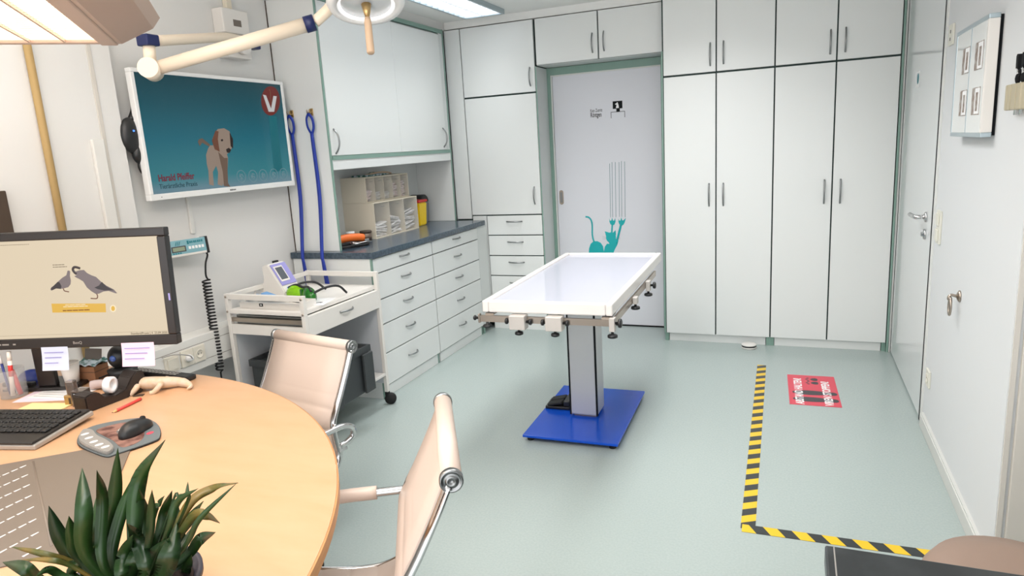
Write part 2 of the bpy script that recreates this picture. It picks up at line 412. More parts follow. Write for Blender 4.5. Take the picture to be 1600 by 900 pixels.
# ---- cupboard over the sliding door
t = thing('overdoor_cabinet', 'white two-door cupboard bridging over the lavender sliding door', 'cupboard', (-1.364, 5.2, 2.128))
o = lambda x: x + 1.364
obj('body', box(B(), (o(-1.861), -.0195 + .02, 0), (o(-.882), .26, .342)), 'cabinet_side', t)
obj('seam', box(B(), (o(-1.861), -.002, .002), (o(-.882), .0, .34)), 'seam_dark', t)
vdoor('door', o(-1.857), o(-1.369), .003, .34, -.021, t, o(-1.408), .118)
vdoor('door', o(-1.359), o(-.884), .003, .34, -.021, t, o(-1.32), .122)

# ---- base drawer units on the left, with worktop
zs = [.902, .804, .637, .475, .285, .075]
ys = [3.455, 4.215, 4.985]
labs = ['white five-drawer base unit nearest the trolley under the slate worktop', 'white five-drawer base unit in the far left corner under the slate worktop']
for k in range(2):
    y0, y1 = ys[k], ys[k + 1]; yc = (y0 + y1) / 2
    t = thing('drawer_cabinet', labs[k], 'drawers', (-2.66, yc, 0), 0, 'white drawer units under the worktop')
    o = lambda y: y - yc
    X = 2.66 - 2.368
    obj('body', box(B(), (-.29, o(y0) + (.0 if k else .0195), .07), (X - .0205, o(y1) - .001, .903)), 'seam_dark', t)
    if k == 0:
        obj('end_panel', box(B(), (-.30, o(y0) - .0, 0), (X - .012, o(y0) + .019, .903)), 'cabinet_white', t)
        obj('edge_strip', box(B(), (X - .0115, o(y0), .0), (X + .001, o(y0) + .012, .903)), 'green_trim', t)
    else:
        obj('end_filler', box(B(), (X - .019, o(y1) + .001, .07), (X - .002, o(5.165), .903)), 'cabinet_side', t)
        obj('edge_strip', box(B(), (X - .02, o(y1) + .02, 0), (X - .004, o(y1) + .035, .0695)), 'green_trim', t)
    obj('plinth', box(B(), (X - .045, o(y0) + .02, 0), (X - .014, o(y1) - .022, .0695)), 'cabinet_white', t)
    obj('plinth_end', box(B(), (X - .045, o(y1) - .021, 0), (X - .013, o(y1) - .003, .0695)), 'green_trim', t)
    for i in range(5):
        q = obj('drawer', box(B(), (X - .02, o(y0) + (.0125 if k == 0 else .011), zs[i + 1] + .004), (X, o(y1) - .004, zs[i] - .004), None, .0015, 1), 'cabinet_white', t)
        obj('handle', bow(B(), (X, o((y0 + y1) / 2), (zs[i] + zs[i + 1]) / 2 + .015), (0, 1, 0), (1, 0, 0), .12), 'handle_steel', q)
bm = box(B(), (-2.965, 3.44, .905), (-2.348, 5.105, .945), None, .004)
tag(obj('worktop', bm, 'slate'), 'dark slate-blue worktop running over both drawer units', 'worktop')

# ---- wall cupboard (hutch) standing on the worktop: side panels, niche, two doors
t = thing('wall_cupboard', 'white two-door wall cupboard with green edges above the slate worktop', 'cupboard', (-2.79, 4.3, .946))
o = lambda y: y - 4.3
xo = lambda x: x + 2.79
zo = lambda z: z - .946
bm = box(B(), (xo(-2.966), o(3.50), 0), (xo(-2.625), o(3.521), zo(2.47))); obj('side_panel', bm, 'cabinet_white', t)
bm = box(B(), (xo(-2.966), o(5.105), 0), (xo(-2.625), o(5.125), zo(2.47))); obj('side_panel', bm, 'cabinet_white', t)
for y in (3.501, 5.108): obj('edge_strip', box(B(), (xo(-2.6248), o(y), 0), (xo(-2.619), o(y + .016), zo(2.47))), 'green_trim', t)
obj('seam', box(B(), (xo(-2.9699), o(3.497), -.0), (xo(-2.9635), o(3.4999), zo(2.47))), 'brown_dark', t)
obj('back_panel', box(B(), (xo(-2.966), o(3.522), 0), (xo(-2.955), o(5.104), zo(1.45))), 'cabinet_side', t)
obj('body', box(B(), (xo(-2.954), o(3.522), zo(1.47)), (xo(-2.645), o(5.104), zo(2.468))), 'cabinet_side', t)
obj('valance', box(B(), (xo(-2.644), o(3.522), zo(1.447)), (xo(-2.62), o(5.104), zo(1.507))), 'cabinet_white', t)
obj('bottom_strip', box(B(), (xo(-2.644), o(3.522), zo(1.5072)), (xo(-2.616), o(5.104), zo(1.532))), 'green_trim', t)
obj('top_strip', box(B(), (xo(-2.644), o(3.522), zo(2.438)), (xo(-2.618), o(5.104), zo(2.466))), 'green_trim', t)
q = obj('door', box(B(), (xo(-2.638), o(3.524), zo(1.534)), (xo(-2.620), o(4.342), zo(2.436)), None, .0015, 1), 'cabinet_white', t)
obj('handle', bow(B(), (xo(-2.62), o(3.562), zo(1.62)), (0, 0, 1), (1, 0, 0), .15, .034), 'handle_steel', q)
q = obj('door', box(B(), (xo(-2.638), o(4.344), zo(1.534)), (xo(-2.620), o(5.045), zo(2.425)), None, .0015, 1), 'cabinet_white', t)
obj('handle', bow(B(), (xo(-2.62), o(5.0), zo(1.63)), (0, 0, 1), (1, 0, 0), .15, .034), 'handle_steel', q)
obj('corner_post', box(B(), (xo(-2.641), o(5.05), zo(1.533)), (xo(-2.622), o(5.104), zo(2.437))), 'cabinet_side', t)
# ================================================================ examination table
t = thing('exam_table', 'white veterinary examination table on aluminium column and blue base plate', 'table', (-1.044, 3.484, 0), math.radians(1.3))
obj('base_plate', box(B(), (-.254, -.385, .022), (.254, .385, .036), None, .003), 'blue_lacquer', t)
for x, y in ((-.22, -.35), (.22, -.35), (-.22, .35), (.22, .35)):
    obj('levelling_foot', lathe(B(), [(0, 0), (.018, 0), (.016, .012), (.007, .014), (.007, .0215), (0, .0215)], 14, T(x, y, 0)), 'black_rubber', t)
col = B()
box(col, (-.078, -.082, .045), (.078, .082, .745), None, .010, 2)
cl = obj('column', col, 'alu', t)
for s in (-1, 1):
    obj('column_slot', box(B(), (s * .0745 - .004, -.0838, .046), (s * .0745 + .004, -.07, .744)), 'ink_black', cl)
obj('column_slot', box(B(), (.070, -.080, .046), (.0792, -.072, .744)), 'ink_black', cl)
obj('column_foot', box(B(), (-.06, -.065, .0365), (.065, .065, .0448)), 'steel', t)
obj('underframe', box(B(), (-.20, -.52, .746), (.22, .42, .786), None, .004), 'cream_plastic', t)
X0, X1, Y0, Y1 = -.272, .330, -.748, .602
bm = B()
for a, b in (((X0, Y0, .792), (X0 + .030, Y1, .846)), ((X1 - .030, Y0, .792), (X1, Y1, .846)), ((X0 + .0301, Y0, .792), (X1 - .0301, Y0 + .030, .846)), ((X0 + .0301, Y1 - .030, .792), (X1 - .0301, Y1, .846))):
    box(bm, a, b, None, .006)
obj('rim', bm, 'table_rim', t)
obj('tabletop', box(B(), (X0 + .0295, Y0 + .0295, .787), (X1 - .0295, Y1 - .0295, .834)), 'table_top', t)
def rail_set(pts):
    bm = B(); box(bm, *pts); return bm
rl = obj('rail', rail_set(((X0 - .012, Y0 - .003, .748), (X1 - .008, Y0 + .008, .778))), 'steel', t)
rr = obj('rail', rail_set(((X1 - .004, Y0 + .02, .752), (X1 + .007, Y1 - .25, .782))), 'steel', t)
for x in (X0 + .03, X1 - .03): obj('rail_bracket', box(B(), (x - .02, Y0 + .0085, .7785), (x + .02, Y0 + .11, .7865)), 'steel', rl)
def knob(M, r=.019, h=.012): return lathe(B(), [(0, 0), (.006, 0), (.006, .012), (r * .8, .013), (r, .016), (r, .013 + h), (r * .7, .016 + h), (0, .016 + h)], 16, M)
for x in (-.095, .075):
    k = obj('rail_clamp', box(B(), (x - .037, Y0 - .036, .724), (x + .037, Y0 + .018, .788), None, .003), 'clamp_white', t)
    obj('knob', knob(T(x, Y0 - .01, .7235, PI)), 'black_plastic', k)
    for s in (-1, 1): obj('knob', knob(T(x + s * .037, Y0 - .01, .757, 0, s * PI / 2), .014, .010), 'black_plastic', k)
k = obj('corner_clamp', box(B(), (X1 - .014, Y0 - .012, .726), (X1 + .010, Y0 + .022, .786), None, .002), 'clamp_white', t)
obj('knob', knob(T(X1 - .002, Y0, .7255, PI), .022), 'black_plastic', k); obj('knob', knob(T(X1 + .0105, Y0 + .005, .762, 0, PI / 2), .020, .012), 'black_plastic', k)
k = obj('corner_clamp', box(B(), (X0 - .022, Y0 - .006, .742), (X0 - .0125, Y0 + .014, .784), None, .002), 'steel', t)
obj('knob', knob(T(X0 - .0225, Y0 + .003, .764, 0, -PI / 2), .012, .008), 'black_plastic', k); obj('knob', knob(T(X0 + .02, Y0 + .002, .7475, PI), .021, .010), 'black_plastic', k)
for y, big in ((-.33, 0), (.03, 1)):
    k = obj('rail_clamp', box(B(), (X1 + .0075, y - .02, .735 if big else .75), (X1 + .030, y + .02, .790 if big else .784), None, .003), 'clamp_white', t)
    obj('knob', knob(T(X1 + .018, y, .7345 if big else .7495, PI), .022), 'black_plastic', k)
    if big: obj('knob', knob(T(X1 + .0305, y, .765, 0, PI / 2), .018), 'black_plastic', k)
# foot control on the base plate
t = thing('foot_pedal', 'black double foot pedal on the blue base plate of the exam table', 'pedal', (-1.222, 3.53, .0365), math.radians(3))
obj('housing', box(B(), (-.072, -.062, 0), (.072, .075, .018), None, .005), 'black_plastic', t)
obj('shield', box(B(), (.035, -.06, .0182), (.072, .072, .052), None, .006), 'black_plastic', t)
for y in (-.030, .040): obj('pedal', box(B(), (-.055, -.03, 0), (.034, .03, .014), T(-.004, y, .0255, 0, -.22), .005), 'black_rubber', t)

# ================================================================ trolley
t = thing('trolley', 'white instrument trolley with drawer and black casters along the left wall', 'trolley', (-2.55, 3.05, 0))
bm = B()
xs, ysx = (-.25, .25), (-.335, .335)
for x in xs:
    for y in ysx: obj('post', box(B(), (x - .012, y - .012, .085), (x + .012, y + .012, .842 if True else 0), None, .002), 'trolley_white', t)
for y in ysx: obj('rail', box(B(), (-.2375, y - .011, .812), (.2375, y + .011, .841), None, .002), 'trolley_white', t)
obj('rail', box(B(), (-.261, -.3225, .815), (-.239, .3225, .839), None, .002), 'trolley_white', t)
obj('top_board', box(B(), (-.236, -.345, .735), (.2375, .345, .757), None, .002), 'trolley_white', t)
dr = obj('drawer', box(B(), (.238, -.322, .622), (.262, .322, .731), None, .002), 'trolley_white', t)
obj('handle', bow(B(), (.262, 0, .690), (0, 1, 0), (1, 0, 0), .12), 'handle_steel', dr)
obj('drawer_box', box(B(), (-.22, -.318, .632), (.237, .318, .722)), 'handle_steel', t)
obj('end_panel', box(B(), (-.2375, -.343, .622), (.2375, -.325, .675)), 'trolley_white', t)
obj('drawer_runner', box(B(), (-.2375, -.340, .690), (.2375, -.326, .712)), 'steel', t)
obj('back_panel', box(B(), (-.245, -.322, .14), (-.238, .322, .62)), 'trolley_grey', t)
obj('far_panel', box(B(), (-.237, .327, .14), (.2375, .334, .62)), 'trolley_grey', t)
obj('shelf', box(B(), (-.237, -.345, .192), (.258, .324, .208), None, .002), 'trolley_white', t)
for x in xs:
    for y in ysx:
        k = obj('caster', lathe(B(), [(0, -.017), (.028, -.017), (.036, -.01), (.036, .01), (.028, .017), (0, .017)], 22, T(x + .012, y + .012, .0365, PI / 2, 0, .5)), 'black_rubber', t)
        obj('caster_fork', box(B(), (x - .011, y - .011, .06), (x + .011, y + .011, .0845)), 'black_plastic', k)
for y, z in ((-.3475, .826), (-.3475, .745)):
    for x in xs: obj('bolt', lathe(B(), [(0, 0), (.006, 0), (.006, .0025), (0, .003)], 10, T(x, y, z, PI / 2)), 'steel', t)

# things on the trolley
t = thing('crate', 'dark grey plastic crate with lidded grips on the lower trolley shelf', 'crate', (-2.52, 2.93, .2085))
bm = B()
def openbox(bm, a, b, w=.006):
    box(bm, a, (b[0], b[1], a[2] + w)); box(bm, (a[0], a[1], a[2] + w), (a[0] + w, b[1], b[2])); box(bm, (b[0] - w, a[1], a[2] + w), b)
    box(bm, (a[0] + w, a[1], a[2] + w), (b[0] - w, a[1] + w, b[2])); box(bm, (a[0] + w, b[1] - w, a[2] + w), (b[0] - w, b[1], b[2]))
    return bm
obj('body', openbox(B(), (-.2, -.19, 0), (.30, .19, .235), .008), 'crate_dark', t)
bm = B(); openbox(bm, (-.21, -.2, .225), (.31, .2, .262), .014); obj('rim', bm, 'crate_dark', t)
for y in (-.15, .15): obj('grip', box(B(), (.3085, y - .045, .0), (.325, y + .045, .225), None, .004), 'crate_dark', t)
bm = B(); ball(bm, (.1, 0, .17), (.14, .13, .075), 3)
for v in bm.verts: v.co += Vector((random.uniform(-.01, .01), random.uniform(-.01, .01), random.uniform(-.012, .012)))
tag(at(obj('plastic_bag', bm, 'bag_clear'), (-2.52, 2.95, .262)), 'crumpled clear plastic bag inside the dark crate on the trolley', 'bag')

t = thing('instrument_tray', 'shallow white tray at the near end of the trolley top', 'tray', (-2.55, 2.80, .7575))
obj('tray_body', openbox(B(), (-.20, -.055, 0), (.20, .08, .033), .005), 'trolley_white', t)
obj('label_mark', box(B(), (-.065, -.0562, .013), (-.04, -.055, .029)), 'ink_black', t)
obj('label_mark', box(B(), (-.058, -.0566, .018), (-.047, -.0561, .024)), 'paper_white', t)
bm = B()
for i in range(3): box(bm, (-.07, -.02, -.006), (.07, .02, .006), T(-.09 + i * .045, .015 + i * .004, .022 + i * .007, .1, .06 * i, .2 - .25 * i), .005)
tag(at(obj('wipe_packet', bm, 'tray_blue'), (-2.60, 2.80, .7755)), 'pale blue foil packets lying in the white tray', 'packets', kind='stuff')
tag(obj('cable_coil', tube(B(), [(-2.46, 2.80, .79), (-2.44, 2.83, .797), (-2.42, 2.80, .80), (-2.40, 2.82, .798), (-2.38, 2.79, .79), (-2.42, 2.78, .795)], .004, 6, 5), 'black_plastic'), 'short black cable curled in the white tray', 'cable')

t = thing('laser_device', 'white and lilac therapy device with grey screen on the trolley top', 'medical device', (-2.725, 3.045, .7575), math.radians(88)); t.scale = (1.12, 1.12, 1.12)
prof = [(-.09, 0), (.075, 0), (.085, .03), (-.01, .175), (-.055, .165), (-.05, .09), (-.075, .05)]     # side view: y forward, z up
Mp = Matrix(((0, 0, 1, -.06), (-1, 0, 0, 0), (0, 1, 0, 0), (0, 0, 0, 1)))   # local x -> -Y(front), y -> Z
obj('housing', prism(B(), prof, .12, Mp, .006), 'trolley_white', t)
# sloped face runs from (.085,.03) to (-.01,.175)
fy, fz = -.085, .03; uy, uz = .095, .145; ln = math.hypot(uy, uz); uy /= ln; uz /= ln
Mf = Matrix(((1, 0, 0, 0), (0, uy, -uz, fy - .0012 * uz), (0, uz, uy, fz + .0012 * uy), (0, 0, 0, 1)))
# the actual front is two facets; the panel bridges them
obj('front_panel', box(B(), (-.052, .042, -.002), (.052, .165, .004), Mf, .001), 'lilac', t)
obj('screen_bezel', box(B(), (-.044, .062, .0041), (.016, .15, .0062), Mf), 'trolley_white', t)
obj('screen', box(B(), (-.037, .072, .0063), (.009, .142, .0076), Mf), 'lcd_grey', t)
obj('logo_plate', box(B(), (-.03, .014, .0), (.03, .028, .003), Mf), 'tray_blue', t)
obj('stylus', tube(B(), [(.063, -.03, .06), (.066, .03, .155)], .005, 8), 'black_plastic', t)
obj('top_button', box(B(), (.0, .02, .166), (.03, .035, .182)), 'black_plastic', t)
obj('cable', tube(B(), [(-.055, .06, .04), (-.09, .075, .05), (-.13, .055, .02), (-.16, .02, .0052)], .004, 8, 6), 'trolley_white', t)

t = thing('safety_goggles', 'green laser safety goggles with black temples lying on the trolley', 'goggles', (-2.50, 2.985, .7595), math.radians(-20)); t.scale = (1.5, 1.5, 1.5)
for s in (-1, 1):
    bm = B(); tt = bmesh.new(); bmesh.ops.create_icosphere(tt, subdivisions=3, radius=1)
    for v in tt.verts:
        v.co = Vector((v.co.x * .046 + s * .042, v.co.y * .026, max(v.co.z, -.35) * .036 + .016))
        v.co.y += -.25 * abs(v.co.x) * (1 if s else 1)
    for f in tt.faces: f.smooth = True
    merge(bm, tt); obj('lens', bm, 'lime' if s < 0 else 'green_glass', t)
    obj('temple', tube(B(), [(s * .075, -.02, .03), (s * .085, .03, .045), (s * .08, .09, .040), (s * .07, .13, .006)], .0045, 8, 5), 'black_plastic', t)
obj('brow_bar', tube(B(), [(-.078, -.022, .040), (-.04, -.012, .052), (0, -.008, .046), (.04, -.012, .052), (.078, -.022, .040)], .005, 8, 5), 'black_plastic', t)
obj('nose_piece', box(B(), (-.008, -.02, .002), (.008, .0, .04), None, .003), 'green_glass', t)
t = thing('notice_card', 'white card with a dark mark under the green goggles on the trolley', 'card', (-2.41, 2.95, .7575), .25)
obj('sheet', box(B(), (-.09, -.11, 0), (.09, .07, .0012)), 'paper_white', t)
obj('mark', prism(B(), [(-.04, -.085), (.0, -.075), (.045, -.045), (.052, -.055), (.058, -.035), (.04, -.030), (.01, -.055), (-.04, -.068)], .0006, T(0, 0, .0013)), 'shoe_dark', t)

# ================================================================ office chairs
def make_chair(label, loc, rz, h, ao):
    t = thing('office_chair', label, 'chair', loc, rz, 'white leather chairs round the desk')
    W = .222
    prof = catmull([(.262, .365 + h), (.245, .390 + h), (.20, .398 + h), (.08, .383 + h), (-.05, .366 + h), (-.13, .370 + h), (-.187, .398 + h), (-.207, .445 + h), (-.198, .51 + h), (-.198, .58 + h), (-.250, .68 + h), (-.297, .775 + h), (-.325, .838 + h)], 20)
    prof = [Vector((0, p[0], p[1])) for p in prof]
    # sling: cross-stitched quilting gives shallow ribs along the profile
    bm = B(); top = []; bot = []; s = 0; n = len(prof); total = 0
    acc = [0]
    for a, b in zip(prof, prof[1:]): acc.append(acc[-1] + (b - a).length)
    for i, p in enumerate(prof):
        d = (prof[min(i + 1, n - 1)] - prof[max(i - 1, 0)]).normalized(); nn = Vector((0, d.z, -d.y))
        u = acc[i]
        rib = abs(math.sin(PI * u / .078)) ** .22 if u < acc[-1] * .80 else 1
        th = .002 + .009 * rib
        top.append([bm.verts.new(Vector((x, p.y, p.z)) + nn * th) for x in (-W, -.1, 0, .1, W)])
        bot.append([bm.verts.new(Vector((x, p.y, p.z)) - nn * .005) for x in (-W, -.1, 0, .1, W)])
    for A in (top, bot):
        for i in range(n - 1):
            for k in range(4):
                f = bm.faces.new((A[i][k], A[i][k + 1], A[i + 1][k + 1], A[i + 1][k])); f.smooth = True
    for i in range(n - 1):
        for k in (0, 4): bm.faces.new((top[i][k], top[i + 1][k], bot[i + 1][k], bot[i][k]))
    for i in (0, n - 1):
        for k in range(4): bm.faces.new((top[i][k], top[i][k + 1], bot[i][k + 1], bot[i][k]))
    bmesh.ops.recalc_face_normals(bm, faces=bm.faces)
    obj('sling_seat', bm, 'leather_white', t)
    for e in (0, -1):
        p = prof[e] + (Vector((0, -.006, .004)) if e else Vector((0, 0, -.006)))
        bm = tube(B(), [(-W - .002, p.y, p.z), (W + .002, p.y, p.z)], .024, 20)
        ro = obj('roll', bm, 'leather_white', t)
        for s in (-1, 1):
            obj('end_cap', lathe(B(), [(0, 0), (.026, 0), (.026, .014), (.022, .017), (.020, .012), (.013, .012), (.012, .017), (.006, .017), (.005, .011), (0, .011)], 24, T(s * (W + .002), p.y, p.z, 0, s * PI / 2)), 'handle_steel', ro)
    for s in (-1, 1):
        rail = [Vector((s * (W + .010), q.y, q.z - .002)) for q in prof[4:-1:5]] + [Vector((s * (W + .010), prof[-1].y, prof[-1].z - .015))]
        obj('side_rail', tube(B(), rail, .012, 10, 0, .55), 'chrome', t)
        za = .575 + h + ao
        x = s * (W + .030)
        arm = obj('armrest', tube(B(), [(s * (W + .014), -.212, za - .030), (s * (W + .018), -.245, za - .026), (x - s * .003, -.272, za - .004), (x, -.268, za + .030), (x, -.23, za + .050), (x, -.16, za + .055), (x, .06, za + .052), (x, .12, za + .03), (x, .155, za - .03), (x, .16, .41 + h), (s * (W + .016), .15, .385 + h)], .0125, 12, 6), 'chrome', t)
        obj('arm_sleeve', tube(B(), [(x, -.125, za + .0555), (x, -.04, za + .056), (x, .055, za + .0525)], .019, 14, 4), 'leather_white', arm)
        obj('arm_plate', box(B(), (s * (W + .004), -.245, za - .055), (s * (W + .020), -.205, za - .020), None, .004), 'alu', arm)
    obj('spreader', tube(B(), [(-W, -.08, .345 + h), (-.1, -.04, .318 + h), (.1, -.04, .318 + h), (W, -.08, .345 + h)], .014, 10, 5), 'chrome', t)
    obj('spreader', tube(B(), [(-W - .0, .12, .36 + h), (-.1, .06, .322 + h), (.1, .06, .322 + h), (W, .12, .36 + h)], .014, 10, 5), 'chrome', t)
    obj('tilt_unit', box(B(), (-.11, -.06, .275 + h), (.11, .09, .308 + h), None, .01), 'alu', t)
    obj('pedestal', lathe(B(), [(0, .09), (.035, .09), (.035, .19), (.024, .205), (.024, .2745 + h), (0, .2745 + h)], 20), 'chrome', t)
    for k in range(4):
        a = .03 + k * PI / 2
        lg = obj('leg', tube(B(), [(.03 * math.cos(a), .03 * math.sin(a), .12), (.16 * math.cos(a), .16 * math.sin(a), .085), (.27 * math.cos(a), .27 * math.sin(a), .062)], [.024, .012], 10, 5, 1.1), 'chrome', t)
        obj('caster', lathe(B(), [(0, -.018), (.022, -.018), (.027, -.01), (.027, .01), (.022, .018), (0, .018)], 16, T(.27 * math.cos(a), .27 * math.sin(a), .0275, PI / 2, 0, a)), 'black_rubber', lg)
    return t
make_chair('white ribbed leather chair between the round desk end and the trolley', (-1.892, 1.862, 0), math.radians(168.5), -.055, -.075)
make_chair('white ribbed leather chair at the desk nearest the blue-based exam table', (-1.054, 1.195, 0), math.radians(120), .0, -.045)
# ================================================================ desk
t = thing('desk', 'large maple desk with rounded end in the left foreground', 'desk', (-2.155, .434, 0))
R = 1.396
pl = [(R * math.cos(a), R * math.sin(a)) for a in [PI / 2 - i * (PI / 2 + .55) / 60 for i in range(61)]]
pl += [(pl[-1][0] - .05, -1.05), (-.68, -1.05), (-.68, R)]
obj('tabletop', prism(B(), pl, .0295, T(0, 0, .7105)), 'wood_maple', t)
bm = B(); n = 61
sc = lambda p, k: (p[0] * k, p[1] * k)
ed = pl[:61]
for i in range(60):
    a, b = ed[i], ed[i + 1]; k0, k1 = 1.0004, 1.003
    lo = [bm.verts.new((*sc(q, k), z)) for q, k, z in ((a, k1, .711), (b, k1, .711), (b, k1, .7385), (a, k1, .7385))]
    f = bm.faces.new(lo); f.smooth = True
    hi = [bm.verts.new((*sc(q, k), z)) for q, k, z in ((a, k1, .7385), (b, k1, .7385), (b, k0, .7399), (a, k0, .7399))]
    bm.faces.new(hi)
obj('edge_band', bm, 'wood_edge', t)
for x, y in ((.55, .55), (-.45, 1.0), (-.45, -.7), (.75, -.25)):
    lg = obj('leg', lathe(B(), [(0, 0), (.045, 0), (.045, .012), (.03, .014), (.03, .69), (.06, .695), (.06, .7102), (0, .7102)], 20, T(x, y, 0)), 'alu', t)
DZ = .7402
# grey desk pad with slotted field, lying diagonally
ang = math.radians(-47)     # local x runs along its long side
t = thing('desk_pad', 'grey desk pad with rows of pale slots lying diagonally on the desk', 'desk pad', (-1.772, 1.292, DZ), ang)
obj('sheet', box(B(), (0, -.70, 0), (.60, 0, .0035), None, .001), 'pad_grey', t)
p0 = Matrix.Rotation(-ang, 4, 'Z') @ Vector((-1.94 + 1.772, 1.108 - 1.292, 0)); p1 = Matrix.Rotation(-ang, 4, 'Z') @ Vector((-1.45 + 1.772, .828 - 1.292, 0))
obj('fold_line', tube(B(), [(p0.x, p0.y, .0036), (p1.x, p1.y, .0036)], .003, 6, fz=.2), 'pad_line', t)
bm = B()
Rp = Matrix.Rotation(-ang, 4, 'Z')
for i in range(9):
    for k in range(16):
        p = Rp @ Vector((-1.932 + .066 * i + 1.772, 1.068 - .0378 * i - .0225 * k - 1.292, 0))
        if .012 < p.x < .585 and -.69 < p.y < -.012:
            prism(bm, [(0, -.003), (.016, -.0015), (.016, .0015), (0, .003)], .0008, T(p.x, p.y, .0036, 0, 0, PI / 2 - ang))
sl = obj('slots', bm, 'slot_light', t); sl['kind'] = 'stuff'

# ---- keyboard
def poly_thing(name, pts, h, m, parent, z=0, bev=0): return obj(name, prism(B(), pts, h, T(0, 0, z), bev), m, parent)
kx, ky = -2.26, 1.235
t = thing('keyboard', 'black keyboard with silver right edge at the left of the desk', 'keyboard', (kx + .015, ky - .005, DZ + .006), math.radians(14))
obj('base', box(B(), (-.26, -.118, .0), (.205, .118, .016), T(0, 0, 0, .05), .004), 'silver_plastic', t)
obj('deck', box(B(), (-.26, -.118, .0165), (.198, .113, .024), T(0, 0, 0, .05), .003), 'key_black', t)
for i in range(5):
    for j in range(18):
        pass
bm = B()
keys = [(i, j) for i in range(5) for j in range(19)]
for i, j in keys:
    box(bm, (-.25 + j * .0232, -.055 + i * .031, .0243), (-.25 + j * .0232 + .0195, -.055 + i * .031 + .026, .0305), T(0, 0, 0, .05), .003, 1)
k = obj('keys', bm, 'black_plastic', t); k['kind'] = 'stuff'
obj('rear_foot', box(B(), (.165, .085, -.0058), (.18, .1, .003)), 'black_plastic', t)
# ---- mouse pad
PAD = [(-1.939, 1.237), (-1.989, 1.285), (-2.001, 1.332), (-1.966, 1.382), (-1.9, 1.425), (-1.837, 1.414), (-1.777, 1.384), (-1.715, 1.333), (-1.702, 1.299), (-1.732, 1.209), (-1.744, 1.185), (-1.798, 1.191), (-1.884, 1.211)]
mc = (-1.84, 1.30)
L2 = lambda P: [(x - mc[0], y - mc[1]) for x, y in P]
def smooth_poly(P, n=5):
    q = catmull([(x, y, 0) for x, y in P + P[:3]], n); return [(v.x, v.y) for v in q[n:len(P) * n + n]]
t = thing('mouse_pad', 'grey mouse pad with brown photo and pale wrist rest on the desk', 'mouse pad', (*mc, DZ + .0036))
padp = smooth_poly(L2(PAD))
obj('pad', prism(B(), padp, .004), 'mousepad_grey', t)
obj('rubber_base', prism(B(), [(x * 1.012, y * 1.012) for x, y in padp], .0018, T(0, 0, -.0003)), 'black_rubber', t)
obj('wrist_rest', prism(B(), smooth_poly(L2([(-1.935, 1.24), (-1.982, 1.287), (-1.955, 1.297), (-1.90, 1.272), (-1.83, 1.252), (-1.765, 1.222), (-1.747, 1.190), (-1.80, 1.195), (-1.88, 1.214)])), .010, T(0, 0, .0041), .002), 'gel_grey', t)
obj('photo', prism(B(), smooth_poly(L2([(-1.955, 1.31), (-1.94, 1.36), (-1.895, 1.385), (-1.795, 1.345), (-1.741, 1.289), (-1.752, 1.24), (-1.83, 1.268), (-1.89, 1.285)])), .0006, T(0, 0, .0041)), 'photo_brown', t)
for x, y in ((-1.937, 1.256), (-1.897, 1.239), (-1.855, 1.223), (-1.818, 1.212), (-1.785, 1.206)):
    obj('gel_dimple', prism(B(), [(.007 * math.cos(a) - .005 * math.sin(a), .007 * math.sin(a) + .008 * math.cos(a)) for a in [i * PI / 8 for i in range(16)]], .0008, T(x - mc[0], y - mc[1] + .006, .0142)), 'slot_light', t)
obj('emblem', prism(B(), [(.009 * math.cos(a), .011 * math.sin(a)) for a in [i * PI / 8 for i in range(16)]], .0006, T(-1.762 - mc[0], 1.339 - mc[1], .0041)), 'sign_red', t)
t = thing('computer_mouse', 'dark brown-black computer mouse on the grey mouse pad', 'mouse', (-1.815, 1.335, DZ + .0088), math.radians(12))
bm = B(); tt = bmesh.new(); bmesh.ops.create_icosphere(tt, subdivisions=4, radius=1)
for v in tt.verts:
    wv = 1 - .18 * math.exp(-((v.co.y - .1) / .35) ** 2)
    v.co = Vector((v.co.x * .033 * wv, v.co.y * .062, max(v.co.z, -.12) * .034 * (1 - .25 * v.co.y) + .0042))
for f in tt.faces: f.smooth = True
merge(bm, tt); obj('shell', bm, 'black_plastic', t)
obj('side_grip', tube(B(), [(-.030, -.035, .012), (-.031, 0, .018), (-.028, .03, .014)], .006, 8, 4), 'silver_plastic', t)
obj('wheel', lathe(B(), [(0, -.004), (.009, -.004), (.009, .004), (0, .004)], 14, T(0, .034, .027, 0, PI / 2)), 'black_rubber', t)

# ---- monitor
yaw = .363; MW, MH = .70, .416
t = thing('monitor', 'large black-framed computer monitor showing two pigeons on the desk', 'monitor', (-2.318, 1.572, DZ), yaw)
lean = Matrix.Translation((0, 0, .9 - DZ + .006)) @ Matrix.Rotation(-.041, 4, 'X') @ Matrix.Rotation(.018, 4, 'Y')
ML = lean @ Matrix.Translation((MW / 2 - .02, 0, 0))          # origin: lower right corner of the front, x to the right, y into the screen
ML = Matrix.Translation((.334, 0, 0)) @ lean
def mbox(a, b, bev=0): return box(B(), a, b, ML, bev)
bz = .028
bm = B()
for a, b in (((-MW, -.001, 0), (0, .034, .038)), ((-MW, -.001, MH - .030), (0, .034, MH)), ((-MW, -.001, .0381), (-MW + bz, .034, MH - .0301)), ((-bz - .002, -.001, .0381), (0, .034, MH - .0301))): box(bm, a, b, ML, .004)
obj('bezel', bm, 'monitor_black', t)
obj('rear_housing', mbox((-MW + .02, .0345, .02), (-.02, .06, MH - .02), .012), 'monitor_black', t)
def mq(pts): return pts
scr = box(B(), (-MW + bz, .006, .038), (-bz - .002, .010, MH - .030)); MS = ML @ Matrix(((1, 0, 0, 0), (0, 0, -1, .0055), (0, 1, 0, 0), (0, 0, 0, 1)))
bmesh.ops.transform(scr, matrix=ML, verts=scr.verts); so = obj('screen', scr, 'pm_bg', t)
